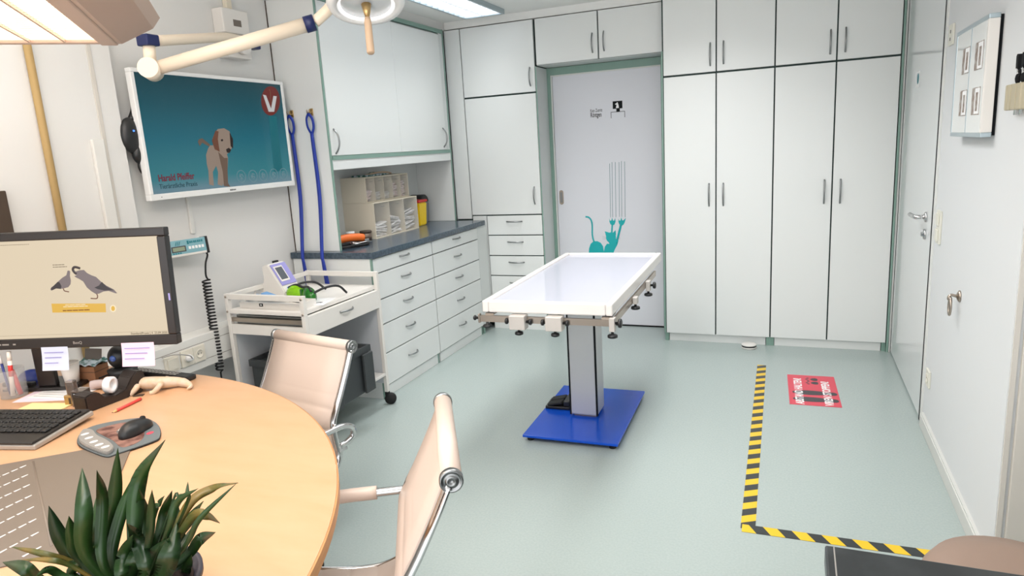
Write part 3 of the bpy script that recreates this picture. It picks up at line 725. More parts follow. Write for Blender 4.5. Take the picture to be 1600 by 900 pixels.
def mp(name, poly, m, z=0): return obj(name, prism(B(), poly, .0003, MS @ T(0, 0, z)), m, so)
def mstroke(name, pts, r, m, z=0): 
    bm = B(); tube(bm, [(x, y, 0) for x, y in pts], r, 6, 4, 1, MS @ T(0, 0, z), .15); return obj(name, bm, m, so)
mp('pigeon_picture', [[-0.4336,0.2122],[-0.4284,0.22],[-0.4136,0.2285],[-0.4027,0.2386],[-0.3845,0.2522],[-0.3685,0.2606],[-0.3621,0.2762],[-0.3566,0.2772],[-0.3532,0.273],[-0.3564,0.2573],[-0.3553,0.2413],[-0.3586,0.2282],[-0.3681,0.2181],[-0.3821,0.2148],[-0.3958,0.2129],[-0.4117,0.2151],[-0.4232,0.2103],[-0.4302,0.2081]], 'pm_bird', .0002); mp('pigeon_wing', [[-0.4027,0.2386],[-0.3964,0.2356],[-0.3918,0.222],[-0.3958,0.2129],[-0.4117,0.2151],[-0.4287,0.2093],[-0.4304,0.2161]], 'pm_bird_dark', .0006); mstroke('pigeon_leg', [[-0.3861,0.215],[-0.3835,0.2056],[-0.3679,0.2015]], .0022, 'pm_leg', .0006)
mp('pigeon_picture', [[-0.336,0.2721],[-0.3193,0.2765],[-0.3032,0.277],[-0.2941,0.2659],[-0.2793,0.2572],[-0.2641,0.251],[-0.2479,0.2329],[-0.2311,0.2188],[-0.2064,0.2041],[-0.1962,0.1903],[-0.2029,0.1906],[-0.2257,0.1999],[-0.2448,0.1982],[-0.2619,0.1911],[-0.2727,0.1903],[-0.2874,0.2005],[-0.3015,0.2145],[-0.3117,0.2364],[-0.3239,0.245],[-0.3362,0.2523],[-0.341,0.2565],[-0.3326,0.2587],[-0.335,0.2641]], 'pm_bird', .0002); mp('pigeon_wing', [[-0.2748,0.2131],[-0.2577,0.2202],[-0.2452,0.2328],[-0.2315,0.2161],[-0.2067,0.2015],[-0.2415,0.202],[-0.2623,0.2071]], 'pm_bird_dark', .0006); mstroke('pigeon_leg', [[-0.2699,0.1915],[-0.2678,0.1834],[-0.2723,0.1743],[-0.2937,0.1754]], .0022, 'pm_leg', .0006); mstroke('pigeon_trunk', [[-0.3157,0.2829],[-0.3283,0.2875],[-0.3369,0.2875],[-0.3422,0.2804],[-0.3388,0.2709],[-0.3318,0.264]], .0048, 'pm_bird_dark', .0007)
mp('banner', [[-0.4374,0.1615],[-0.2432,0.1553],[-0.2458,0.1237],[-0.4383,0.1292]], 'pm_gold', .0002); mp('banner_disc', [[-0.2072,0.136],[-0.2078,0.1331],[-0.209,0.1305],[-0.2107,0.1281],[-0.2128,0.1262],[-0.2151,0.1248],[-0.2176,0.1239],[-0.2202,0.1237],[-0.2226,0.1242],[-0.2249,0.1253],[-0.2268,0.1269],[-0.2283,0.129],[-0.2293,0.1315],[-0.2297,0.1343],[-0.2296,0.1372],[-0.2289,0.14],[-0.2277,0.1427],[-0.2261,0.145],[-0.224,0.1469],[-0.2217,0.1484],[-0.2192,0.1492],[-0.2166,0.1494],[-0.2142,0.1489],[-0.2119,0.1478],[-0.21,0.1462],[-0.2085,0.1441],[-0.2075,0.1416],[-0.2071,0.1388]], 'pm_pale', .0002); mp('banner_figure', [(x * .6 + -0.2184 * .4, y * .7 + 0.1366 * .3) for x, y in [[-0.2072,0.136],[-0.2078,0.1331],[-0.209,0.1305],[-0.2107,0.1281],[-0.2128,0.1262],[-0.2151,0.1248],[-0.2176,0.1239],[-0.2202,0.1237],[-0.2226,0.1242],[-0.2249,0.1253],[-0.2268,0.1269],[-0.2283,0.129],[-0.2293,0.1315],[-0.2297,0.1343],[-0.2296,0.1372],[-0.2289,0.14],[-0.2277,0.1427],[-0.2261,0.145],[-0.224,0.1469],[-0.2217,0.1484],[-0.2192,0.1492],[-0.2166,0.1494],[-0.2142,0.1489],[-0.2119,0.1478],[-0.21,0.1462],[-0.2085,0.1441],[-0.2075,0.1416],[-0.2071,0.1388]]], 'pm_gold', .0006)
cx, cy = [[-0.4121,0.3],[-0.3657,0.2975],[-0.4135,0.2908],[-0.355,0.2885]][0]; bx, by = [[-0.3998,0.1326],[-0.2857,0.1275],[-0.3945,0.1499],[-0.2839,0.1494]][0]
for i, (ln_, y) in enumerate(((.042, 0), (.052, -.0075))):
    bm = B(); 
    for k in range(int(ln_ / .0042)): box(bm, (cx + k * .0042, cy + y - .003, 0), (cx + k * .0042 + .0034 - .001 * (k % 3 == 1), cy + y - .0005, .0003), MS @ T(0, 0, .0003))
    obj('caption', bm, 'pm_text', so)
for i, (x0, ln_, y, h_, m_) in enumerate(((0, .10, 0, .0045, 'pm_gold_dark'), (.004, .092, .0145, .0028, 'pm_pale'), (.012, .075, .0205, .0025, 'pm_pale'))):
    bm = B()
    for k in range(int(ln_ / .0052)): box(bm, (bx + x0 + k * .0052, by + y, 0), (bx + x0 + k * .0052 + .0043 - .0016 * (k % 4 == 2), by + y + h_, .0003), MS @ T(0, 0, .0006))
    obj('banner_text', bm, m_, so)
bm = B()
for k in range(26): box(bm, (-MW + .04 + k * .0068, MH - .043, 0), (-MW + .04 + k * .0068 + .005, MH - .0415, .0003), MS @ T(0, 0, .0003))
box(bm, (-MW + bz, .0495, 0), (-bz - .004, .0500, .0003), MS @ T(0, 0, .0003)); obj('menu_line', bm, 'pm_text', so)
bm = B(); box(bm, (-MW + .032, MH - .075, 0), (-MW + .044, MH - .055, .0003), MS @ T(0, 0, .0003)); obj('screen_icon', bm, 'pm_green', so)
text('status_text', 'Standard/Praxis | 4  23.09.2020', .0105, 'pm_text', MS @ T(-.035, .0405, .0003), so, 'RIGHT')
text('brand_lettering', 'BenQ', .014, 'silver_plastic', ML @ Matrix(((1, 0, 0, -.36), (0, 0, -1, -.0012), (0, 1, 0, .014), (0, 0, 0, 1))), t, 'CENTER')
bm = B()
for a_, b_ in ((-.66, -.638), (-.634, -.61), (-.595, -.585)): box(bm, (a_, -.0015, .017), (b_, -.0011, .022), ML)
obj('bezel_marking', bm, 'silver_plastic', t)
obj('power_mark', mbox((-.012, -.0016, .16), (-.006, -.0011, .185)), 'lilac', t)
obj('neck', box(B(), (-.25, .061, .012), (-.18, .085, .30), None, .006), 'monitor_black', t)
obj('stand_foot', box(B(), (-.30, .045, .0005), (-.10, .19, .014), None, .005), 'monitor_black', t)
def note(label, u0, u1, v0, v1, m, name='sticky_note', mark=True):
    M = Matrix.Translation((-2.318, 1.572, DZ)) @ Matrix.Rotation(yaw, 4, 'Z') @ ML
    t = thing(name, label, 'note')
    bm = B(); n = 8
    for k in range(n):
        pass
    g = [[bm.verts.new(M @ Vector((u, -.0016 - .010 * (1 - (j / n)) ** 2 * (1 if j < n else 1), v0 + (v1 - v0) * j / n))) for u in (u0, u1)] for j in range(n + 1)]
    for a, b in zip(g, g[1:]):
        f = bm.faces.new((a[0], a[1], b[1], b[0])); f.smooth = True
    obj('sheet', bm, m, t)
    for k in range(3):
        M2 = M @ T(0, -.0052, 0)
        obj('writing', box(B(), (u0 + .012, -.0004 - .0055 * (k == 2), v0 + (v1 - v0) * (.75 - .22 * k)), (u1 - .015 - .01 * k, 0 - .0055 * (k == 2), v0 + (v1 - v0) * (.75 - .22 * k) + .003), M2), 'lilac', t)
    return t
mat('note_blue', (206, 214, 236), .8); mat('note_pink', (240, 208, 228), .8)
note('pale pink sticky note hanging from the right of the monitor edge', -.203, -.085, -.072, .012, 'note_pink')
note('pale blue sticky note hanging from the left of the monitor edge', -.495, -.398, -.078, .006, 'note_blue')

# ---- small things on the desk
def dthing(name, label, cat, x, y, rz=0, group=None): return thing(name, label, cat, (x, y, DZ), rz, group)
t = dthing('tape_dispenser', 'black desk tape dispenser behind the red pencil', 'tape dispenser', -2.175, 1.535, math.radians(88)); t.scale = (1.08, 1.08, 1.08)
prof = [(-.085, 0), (.105, 0), (.105, .050), (.085, .056), (.06, .052), (.045, .032), (.01, .022), (-.03, .030), (-.055, .062), (-.075, .076), (-.10, .070), (-.105, .035)]
Mside = lambda w: Matrix(((-1, 0, 0, 0), (0, 0, 1, -w / 2), (0, 1, 0, 0), (0, 0, 0, 1)))
obj('body', prism(B(), prof, .062, Mside(.062), .003), 'tape_black', t)
obj('tape_roll', lathe(B(), [(.016, -.010), (.030, -.010), (.030, .010), (.016, .010)], 26, T(.0, 0, .052, PI / 2, 0, .4) @ Matrix.Diagonal((.88, .88, 1, 1)), True), 'paper_white', t)
obj('label_strip', box(B(), (.1051, -.016, .030), (.1056, .010, .037)), 'cardboard', t)
bm = tube(B(), [(-2.066, 1.550, DZ + .0043), (-2.052, 1.447, DZ + .0043)], .0042, 6); 
t = thing('pencil', 'short red pencil beside the black tape dispenser', 'pencil', (-2.06, 1.50, DZ), math.radians(7.8))
obj('shaft', tube(B(), [(0, .060, .0053), (0, -.046, .0053)], .0054, 6), 'pencil_red', t)
pt = obj('point', tube(B(), [(0, -.0461, .0053), (0, -.060, .0053)], [.0053, .0014], 6), 'pencil_wood', t)
obj('lead', tube(B(), [(0, -.0601, .0053), (0, -.065, .0053)], [.0013, .0004], 6), 'ink_black', pt)
# lizard figurine
t = dthing('lizard_figurine', 'carved pale lizard figurine in front of the black handset', 'figurine', -2.11, 1.655, math.radians(30)); t.scale = (1.12, 1.12, 1.12)
body = [(-.085, .0, .016), (-.06, .0, .026), (-.02, .0, .026), (.03, .0, .022), (.07, .010, .016), (.10, -.006, .012), (.118, -.030, .009), (.112, -.045, .007)]
bm = tube(B(), body, 1, 12, 5)
bm.free(); P = catmull(body, 5); rs = []
for i in range(len(P)):
    u = i / (len(P) - 1); rs.append(.012 + .008 * math.sin(PI * min(1, u * 1.5)) if u < .62 else max(.003, .0155 * (1 - (u - .62) / .42)))
bm = tube(B(), P, rs, 12)
ball(bm, (-.098, 0, .020), (.022, .014, .012), 2)
obj('body', bm, 'bone', t)
for x, s in ((-.05, 1), (-.05, -1), (.02, 1), (.02, -1)):
    lg = obj('leg', tube(B(), [(x, s * .012, .022), (x + .008, s * .032, .024), (x - .010, s * .040, .006), (x - .022, s * .044, .0045)], [.010, .007], 8, 4), 'bone', t)
obj('paw_pad', box(B(), (-.05, -.052, .0), (-.02, -.036, .0022)), 'brown_dark', t)
# black handset / remote with keys
t = dthing('handset', 'long black handset with keys behind the lizard figurine', 'handset', -2.21, 1.775, math.radians(-2))
obj('body', box(B(), (-.155, -.022, 0), (.155, .022, .020), None, .006), 'black_plastic', t)
bm = B()
for i in range(12):
    for j in range(3): box(bm, (-.135 + i * .019, -.018 + j * .0125, .0201), (-.135 + i * .019 + .013, -.018 + j * .0125 + .009, .0225), None, .001, 1)
kk = obj('keys', bm, 'silver_plastic', t)
# round black webcam
t = dthing('webcam', 'round black desktop webcam behind the pink sticky note', 'camera', -2.33, 1.705)
obj('foot', lathe(B(), [(0, 0), (.055, 0), (.058, .008), (.050, .04), (.052, .05), (.030, .058), (0, .058)], 28), 'black_plastic', t)
bm = ball(B(), (0, 0, .096), (.043, .043, .046), 4); hd = obj('head', bm, 'black_plastic', t)
obj('lens', lathe(B(), [(0, 0), (.012, 0), (.010, .004), (0, .005)], 20, T(.012, -.040, .100, PI / 2, 0, .3)), 'lens_reflection', hd)  # blue is a window reflection put into the lens colour
obj('cable', tube(B(), [(-.05, -.01, .03), (-.1, -.03, .012), (-.16, -.05, .004), (-.21, -.06, .0035)], .003, 6, 5), 'black_rubber', t)
# paper cup
t = dthing('paper_cup', 'small white paper cup below the blue sticky note', 'cup', -2.490, 1.615)
obj('cup_body', lathe(B(), [(0, 0), (.022, 0), (.033, .088), (.0315, .088), (.021, .004), (0, .004)], 28), 'cup_white', t)
obj('rim', lathe(B(), [(.0317, .0885), (.0335, .0885), (.0345, .0905), (.0335, .0925), (.0317, .0925), (.031, .0905)], 28, None, True), 'cup_white', t)
# cardboard box with cloth and tag
t = dthing('cardboard_box', 'small brown cardboard box behind the white paper cup', 'box', -2.475, 1.685, .2)
obj('carton', box(B(), (-.045, -.035, 0), (.045, .035, .062), None, .0015), 'cardboard', t)
obj('lid_flap', box(B(), (-.046, -.036, .040), (.046, .036, .0415)), 'brown_dark', t)
bm = B(); tt = bmesh.new(); bmesh.ops.create_grid(tt, x_segments=14, y_segments=10, size=1)
for v in tt.verts: v.co = Vector((v.co.x * .055, v.co.y * .042, .069 + .008 * math.sin(v.co.x * 9 + v.co.y * 4) * .6 + random.uniform(-.002, .002)))
r_ = bmesh.ops.extrude_face_region(tt, geom=list(tt.faces)); bmesh.ops.translate(tt, verts=[v for v in r_['geom'] if isinstance(v, bmesh.types.BMVert)], vec=(0, 0, .006))
bmesh.ops.recalc_face_normals(tt, faces=tt.faces); merge(bm, tt, None, True)
tag(at(obj('cloth', bm, 'cloth_green'), (-2.475, 1.685, DZ), .2), 'folded green and pale cloth on top of the cardboard box', 'cloth')
tag(at(obj('card', box(B(), (-.03, -.0008, 0), (.03, .0008, .042), T(0, 0, 0, -.15, .12)), 'pad_grey'), (-2.472, 1.697, DZ + .0775), .5), 'small grey card stuck upright in the folded cloth', 'card')
# tissue roll
bm = B(); tube(bm, [(-.05, 0, .0175), (-.02, .004, .0185), (.02, -.003, .018), (.055, .002, .0165)], [.0165, .0155], 14, 5)
for v in bm.verts: v.co += Vector((0, random.uniform(-.0015, .0015), random.uniform(0, .002)))
tag(at(obj('tissue', bm, 'tissue'), (-2.315, 1.615, DZ), math.radians(24)), 'crumpled greyish rolled tissue behind the tape dispenser', 'tissue')
# stamps
t = dthing('date_stamp', 'steel self-inking date stamp with a gold base between papers and tape dispenser', 'stamp', -2.285, 1.475, .35)
obj('base', box(B(), (-.022, -.018, 0), (.022, .018, .036), None, .002), 'brass', t)
obj('handle', box(B(), (-.014, -.012, .0365), (.014, .012, .085), None, .004), 'stamp_steel', t)
obj('stamp_label', box(B(), (-.006, -.0186, .006), (.002, -.0181, .028)), 'brown_dark', t)
t = dthing('stamp', 'small clear-framed office stamp next to the black tape dispenser', 'stamp', -2.245, 1.475, .35)
fr = B()
for s in (-1, 1): box(fr, (s * .019 - .0025, -.02, 0), (s * .019 + .0025, .02, .055))
box(fr, (-.0165, -.02, .05), (.0165, .02, .055)); obj('frame', fr, 'stamp_steel', t)
obj('ink_pad', box(B(), (-.0163, -.018, .002), (.0163, .018, .020), None, .002), 'silver_plastic', t)
obj('plate', box(B(), (-.0163, -.018, .024), (.0163, .018, .046), None, .002), 'chrome', t)
obj('stamp_label', box(B(), (-.005, -.0186, .005), (.008, -.0181, .017)), 'pen_blue', t)
# papers
for i, (x, y, r, m_, nm, lb) in enumerate(((-2.46, 1.515, .35, 'paper_pink', 'form', 'pink-lined printed form lying behind the keyboard'), (-2.44, 1.545, .15, 'paper_white', 'form', 'white printed sheet overlapping the pink form'))):
    bm = box(B(), (-.105, -.06, 0), (.105, .06, .0007)); o_ = tag(at(obj(nm, bm, m_), (x, y, DZ + .0001 + i * .0009), r), lb, 'paper')
    for k in range(5): obj('print_line', box(B(), (-.09, -.045 + k * .02, .0007), (.08, -.042 + k * .02, .001)), 'note_pink' if i == 0 else 'silver_plastic', o_)
for i, (x, y) in enumerate(((-2.395, 1.405), (-2.315, 1.425))):
    tag(at(obj('sticky_note', box(B(), (-.042, -.038, 0), (.042, .038, .004)), 'paper_yellow'), (x, y, DZ + .0002), .22), ('pale yellow sticky note pad left, just behind the keyboard', 'pale yellow sticky note pad right, in front of the gold stamp')[i], 'note', 'yellow note pads on the desk')
# pen cup and pens
t = dthing('pen_cup', 'clear plastic pen cup at the left edge of the desk', 'pen cup', -2.605, 1.475)
obj('cup_wall', lathe(B(), [(.0405, .003), (.042, .003), (.045, .105), (.0435, .105)], 28, None, True), 'clear_plastic', t)
obj('cup_base', lathe(B(), [(0, 0), (.042, 0), (.0425, .003), (0, .003)], 28), 'clear_plastic', t)
pens = [((.010, -.012), (.012, .004), .165, .0075, 'cup_white', 'red_plastic', 'white marker with red lettering standing in the pen cup', 'marker'),
        ((-.016, -.004), (-.030, -.006), .150, .0045, 'pen_blue', 'paper_white', 'blue ballpoint pen leaning left in the pen cup', 'pen'),
        ((-.002, .012), (-.020, .018), .140, .0040, 'paper_white', 'pen_blue', 'white ballpoint pen with blue tip in the pen cup', 'pen'),
        ((.020, .010), (-.004, .010), .092, .0085, 'red_plastic', 'red_plastic', 'short red highlighter sunk in the pen cup', 'highlighter'),
        ((-.020, .016), (-.028, .024), .105, .0045, 'ink_black', 'silver_plastic', 'short black pen sunk in the pen cup', 'pen')]
for (x0, y0), (x1, y1), h_, r_, m1, m2, lb, ct in pens:
    t = thing(ct, lb, ct, (-2.605, 1.475, DZ + .0034))
    p0, p1 = Vector((x0, y0, .0)), Vector((x1, y1, h_))
    obj('barrel', tube(B(), [p0 + (p1 - p0) * .02, p0 + (p1 - p0) * .8], r_, 10), m1, t)
    obj('cap', tube(B(), [p0 + (p1 - p0) * .801, p1], [r_ * 1.05, r_ * .9], 10), m1 if m1 == 'cup_white' else m2, t)
    if m1 == 'cup_white':
        obj('marking', tube(B(), [p0 + (p1 - p0) * .45, p0 + (p1 - p0) * .7], r_ * 1.03, 10), m2, t)
# blue memo holder with a rod
t = dthing('memo_holder', 'blue rounded memo holder with a thin upright rod by the pen cup', 'memo holder', -2.690, 1.600, .4)
bm = B(); tt = bmesh.new(); bmesh.ops.create_icosphere(tt, subdivisions=3, radius=1)
for v in tt.verts: v.co = Vector((v.co.x * .062, v.co.y * .036, max(v.co.z, -.05) * .052 + .003))
for f in tt.faces: f.smooth = True
merge(bm, tt); obj('base', bm, 'blue_plastic', t)
obj('rod', tube(B(), [(.018, 0, .045), (.018, 0, .15)], .003, 8), 'cardboard', t)
t = dthing('stapler', 'flat black stapler in front of the blue memo holder', 'stapler', -2.655, 1.530, .45)
obj('base', box(B(), (-.06, -.014, 0), (.06, .014, .008), None, .002), 'black_plastic', t)
obj('arm', box(B(), (-.06, -.012, .014), (.05, .012, .03), T(0, 0, 0, 0, .06), .004), 'black_plastic', t)
obj('hinge', box(B(), (-.06, -.011, .0081), (-.045, .011, .0145)), 'steel', t)
tag(at(obj('pencil', tube(B(), [(-.04, 0, .0042), (.05, 0, .0042)], .0042, 6), 'pencil_red'), (-2.62, 1.375, DZ), .35), 'red pencil lying at the left edge below the pen cup', 'pencil')

# ---- potted plant
t = thing('potted_plant', 'strap-leaved green potted plant in the foreground on the desk', 'plant', (-1.07, .72, DZ))
obj('pot', lathe(B(), [(0, 0), (.100, 0), (.118, .056), (.122, .058), (.122, .068), (.113, .068), (.106, .05), (0, .05)], 40), 'pot_dark', t)
obj('soil', lathe(B(), [(0, .0505), (.105, .0505), (.104, .054), (0, .058)], 28), 'soil', t)
LEAVES = [[[[-1.088,0.672,0.892],[-1.076,0.675,0.975],[-1.141,0.727,1.015]],0.0271],[[[-1.147,0.736,0.841],[-1.107,0.751,0.953],[-1.08,0.755,1.047]],0.0255],[[[-1.073,0.686,0.874],[-1.092,0.719,0.967],[-1.037,0.683,1.046]],0.0189],[[[-1.123,0.72,0.849],[-1.114,0.72,0.92],[-1.17,0.764,0.944]],0.0242],[[[-1.084,0.711,0.863],[-1.087,0.745,0.929],[-1.094,0.79,0.983]],0.0202],[[[-1.034,0.723,0.907],[-1.045,0.758,0.99],[-0.95,0.746,1.081]],0.0274],[[[-1.053,0.741,0.856],[-1.067,0.767,0.907],[-1.018,0.735,0.99]],0.0269],[[[-1.159,0.697,0.85],[-1.172,0.685,0.905],[-1.178,0.682,0.961]],0.0256],[[[-1.124,0.682,0.87],[-1.119,0.674,0.921],[-1.113,0.672,0.958]],0.02],[[[-1.159,0.696,0.842],[-1.183,0.658,0.883],[-1.308,0.679,0.86]],0.0113],[[[-1.114,0.661,0.87],[-1.134,0.638,0.893],[-1.242,0.656,0.861]],0.0092],[[[-1.258,0.698,0.778],[-1.267,0.671,0.83],[-1.383,0.699,0.801]],0.0251],[[[-1.154,0.673,0.832],[-1.161,0.652,0.86],[-1.151,0.625,0.869]],0.0139],[[[-0.983,0.71,0.912],[-0.963,0.709,0.969],[-0.941,0.701,1.016]],0.0145],[[[-1.046,0.775,0.868],[-1.049,0.799,0.905],[-0.992,0.776,0.968]],0.0208],[[[-0.941,0.716,0.934],[-0.919,0.725,0.985],[-0.864,0.722,1.019]],0.0122],[[[-0.968,0.744,0.907],[-0.949,0.777,0.955],[-0.925,0.809,0.967],[-0.816,0.757,1.018]],0.0169],[[[-0.964,0.753,0.902],[-0.963,0.783,0.919],[-0.905,0.762,0.969]],0.0183],[[[-0.915,0.72,0.907],[-0.875,0.726,0.963],[-0.814,0.754,1.02]],0.0095],[[[-0.92,0.74,0.941],[-0.878,0.741,0.959],[-0.902,0.786,0.915]],0.0165],[[[-1.005,0.79,0.828],[-0.957,0.787,0.874],[-0.988,0.848,0.846]],0.0209],[[[-1.026,0.796,0.833],[-1.03,0.828,0.846],[-1.033,0.852,0.858]],0.0147],[[[-1.104,0.723,0.813],[-1.089,0.76,0.831],[-1.063,0.781,0.842]],0.0271],[[[-1.154,0.744,0.788],[-1.146,0.742,0.844],[-1.206,0.788,0.859]],0.0224],[[[-0.977,0.689,0.873],[-1.012,0.711,0.907],[-0.981,0.677,0.964]],0.0239],[[[-0.956,0.699,0.859],[-0.925,0.7,0.906],[-0.963,0.753,0.926]],0.033],[[[-1.028,0.782,0.789],[-1.039,0.805,0.838],[-1.056,0.834,0.894]],0.0322],[[[-1.159,0.714,0.808],[-1.135,0.708,0.873],[-1.126,0.711,0.923]],0.0275],[[[-1.066,0.771,0.815],[-1.072,0.791,0.834],[-1.018,0.762,0.892]],0.0187],[[[-1.019,0.785,0.789],[-0.989,0.777,0.82],[-0.969,0.774,0.848]],0.0175],[[[-0.94,0.755,0.956],[-0.917,0.744,0.992],[-0.972,0.794,0.979]],0.0065],[[[-0.992,0.774,0.949],[-0.973,0.77,0.964],[-0.95,0.762,0.976]],0.005],[[[-1.003,0.742,0.938],[-0.978,0.736,0.966],[-0.954,0.73,0.988]],0.0109],[[[-1.027,0.683,0.855],[-1.042,0.706,0.88],[-0.979,0.682,0.941]],0.0242],[[[-1.013,0.712,0.839],[-0.984,0.714,0.88],[-0.934,0.712,0.926]],0.0274],[[[-1.151,0.725,0.802],[-1.186,0.749,0.825],[-1.189,0.77,0.852]],0.0204],[[[-1.039,0.707,0.837],[-1.017,0.703,0.875],[-1.055,0.757,0.896]],0.026],[[[-1.166,0.689,0.823],[-1.135,0.693,0.858],[-1.094,0.695,0.895]],0.017]]
fg, fy_ = B(), B()
for k, (pts, wd) in enumerate(LEAVES):
    bm = fy_ if k in (16, 19, 9, 10) else fg
    P0 = [Vector(p) - Vector((-1.07, .72, DZ)) for p in pts]
    root = Vector((P0[0].x * .25, P0[0].y * .25, .054)); root = Vector((max(-.07, min(.07, root.x)), max(-.07, min(.07, root.y)), .054))
    if (P0[0] - root).length < .03: P0 = P0[1:]
    P = catmull([root] + P0, 7); n = len(P); L_, M_, R_, U_ = [], [], [], []
    side0 = None
    for i, p in enumerate(P):
        u = i / (n - 1); d = (P[min(i + 1, n - 1)] - P[max(i - 1, 0)]).normalized()
        view = Vector((.62, -.42, .55)); s = d.cross(view)
        s = s.normalized() if s.length > 1e-4 else Vector((1, 0, 0))
        s = (s + Vector((.25 * math.sin(k * 2.1), .25 * math.cos(k * 1.7), .1))).normalized(); s = (s - d * s.dot(d)).normalized(); nn = s.cross(d).normalized()
        ww = wd * .5 * (.35 + .65 * min(1, u * 2.2)) * (1 if u < .62 else max(.02, 1 - ((u - .62) / .38) ** 1.7))
        L_.append(bm.verts.new(p - s * ww)); R_.append(bm.verts.new(p + s * ww)); M_.append(bm.verts.new(p - nn * ww * .28)); U_.append(bm.verts.new(p - nn * ww * .28 - nn * .0012))
    for i in range(n - 1):
        for a, b in ((L_, M_), (M_, R_), (R_, U_), (U_, L_)):
            f = bm.faces.new((a[i], b[i], b[i + 1], a[i + 1])); f.smooth = True
obj('leaves', fg, 'leaf_green', t); obj('dry_leaves', fy_, 'leaf_yellow', t)

# ---- luminaire over the desk (stand lamp head with louvre)
t = thing('desk_luminaire', 'large beige louvred luminaire glowing above the desk at top left', 'lamp', (-2.05, 1.69, 1.92), math.radians(-47))
# local x: along its length back over the desk, local -y: across to the left ; near-right corner of the far end is the origin
Lx = 1.25
bm = B()
box(bm, (0, -.05, 0), (Lx, 0, .05), None, .004); box(bm, (0, -.44, 0), (Lx, -.39, .05), None, .004)
box(bm, (0, -.389, .004), (.03, -.0505, .05), None, .003); box(bm, (Lx - .03, -.389, .004), (Lx, -.0505, .05), None, .003)
obj('frame', bm, 'luminaire_body', t)
wg = B()
for sgn, y0 in ((1, .0005), (-1, -.4405)):
    pf = [(y0, .004), (y0 + sgn * .012, .004), (y0 + sgn * .11, .052), (y0 + sgn * .135, .085), (y0 + sgn * .12, .088), (y0 + sgn * .09, .062), (y0, .03)]
    prism(wg, pf, Lx - .02, Matrix(((0, 0, 1, .01), (1, 0, 0, 0), (0, 1, 0, 0), (0, 0, 0, 1))))
obj('side_wing', wg, 'luminaire_body', t)
obj('housing', box(B(), (.005, -.434, .0505), (Lx - .005, -.006, .10), None, .01), 'luminaire_body', t)
lv = B()
for i in range(42): box(lv, (.036 + i * .0283, -.3885, .012), (.036 + i * .0283 + .004, -.0512, .0165), T(0, 0, 0))
obj('louver_blades', lv, 'louver', t)['kind'] = 'stuff'
for y in (-.145, -.24, -.335): obj('louver_spine', box(B(), (.031, y - .003, .006), (Lx - .031, y + .003, .0168)), 'luminaire_body', t)
for y in (-.099, -.192, -.287, -.362): obj('tube', box(B(), (.032, y - .0435 + (.02 if y < -.35 else 0), .0170), (Lx - .032, y + .0435 - (.02 if y < -.35 else 0), .0495)), 'tube_warm', t)
obj('stand_pole', tube(B(), [(Lx - .2, -.22, .10), (Lx - .2, -.22, .16)], .02, 12), 'luminaire_body', t)
obj('suspension_rod', tube(B(), [(Lx - .2, -.22, .1605), (Lx - .2, -.22, H - 1.92 - .001)], .008, 10), 'luminaire_body', t); obj('suspension_rod', tube(B(), [(.2, -.22, .1), (.2, -.22, H - 1.92 - .001)], .008, 10), 'luminaire_body', t) if False else None
area('luminaire_light', (Lx / 2, -.22, -.004), Lx - .1, .33, 5, (1, .79, .64), (0, 0, 0), t)
area('added_ceiling_fill', (Lx / 2, -.22, .104), Lx - .1, .33, 24, (1, .95, .90), (PI, 0, 0), t)  # upward fill light added to brighten the ceiling and cupboard side
# ================================================================ TV on the left wall
t = thing('television', 'white-framed wall television showing a puppy on teal', 'television', (-2.86, 2.914, 1.68))
o = lambda Y: Y - 2.914
oz = lambda z: z - 1.68
y0, y1, z0, z1 = 2.395, 3.441, 1.368, 1.988
bm = B()
for a, b in (((-.035, o(y0), oz(z0)), (.0, o(y1), oz(z0) + .030)), ((-.035, o(y0), oz(z1) - .019), (.0, o(y1), oz(z1))), ((-.035, o(y0), oz(z0) + .0301), (.0, o(y0) + .020, oz(z1) - .0191)), ((-.035, o(y1) - .020, oz(z0) + .0301), (.0, o(y1), oz(z1) - .0191))): box(bm, a, b, None, .003)
obj('frame', bm, 'tv_white', t)
obj('rear_housing', box(B(), (-.06, o(y0) + .03, oz(z0) + .03), (-.0355, o(y1) - .03, oz(z1) - .03), None, .008), 'tv_white', t)
obj('wall_mount', box(B(), (-.109, -.15, -.15), (-.0605, .15, .15)), 'black_plastic', t)
so = obj('screen', box(B(), (-.012, o(y0) + .020, oz(z0) + .030), (-.006, o(y1) - .020, oz(z1) - .019)), 'tv_picture', t)
MT = Matrix.Translation((-.0055, -2.914, -1.68)) @ MX(0)
def tp(name, poly, m, z=0): return obj(name, prism(B(), poly, .0003, MT @ T(0, 0, z)), m, so)
tp('light_shaft', [[3.288,1.7859],[3.3543,1.7827],[3.3501,1.4644],[3.2736,1.4592]], 'px_shaft', .0)
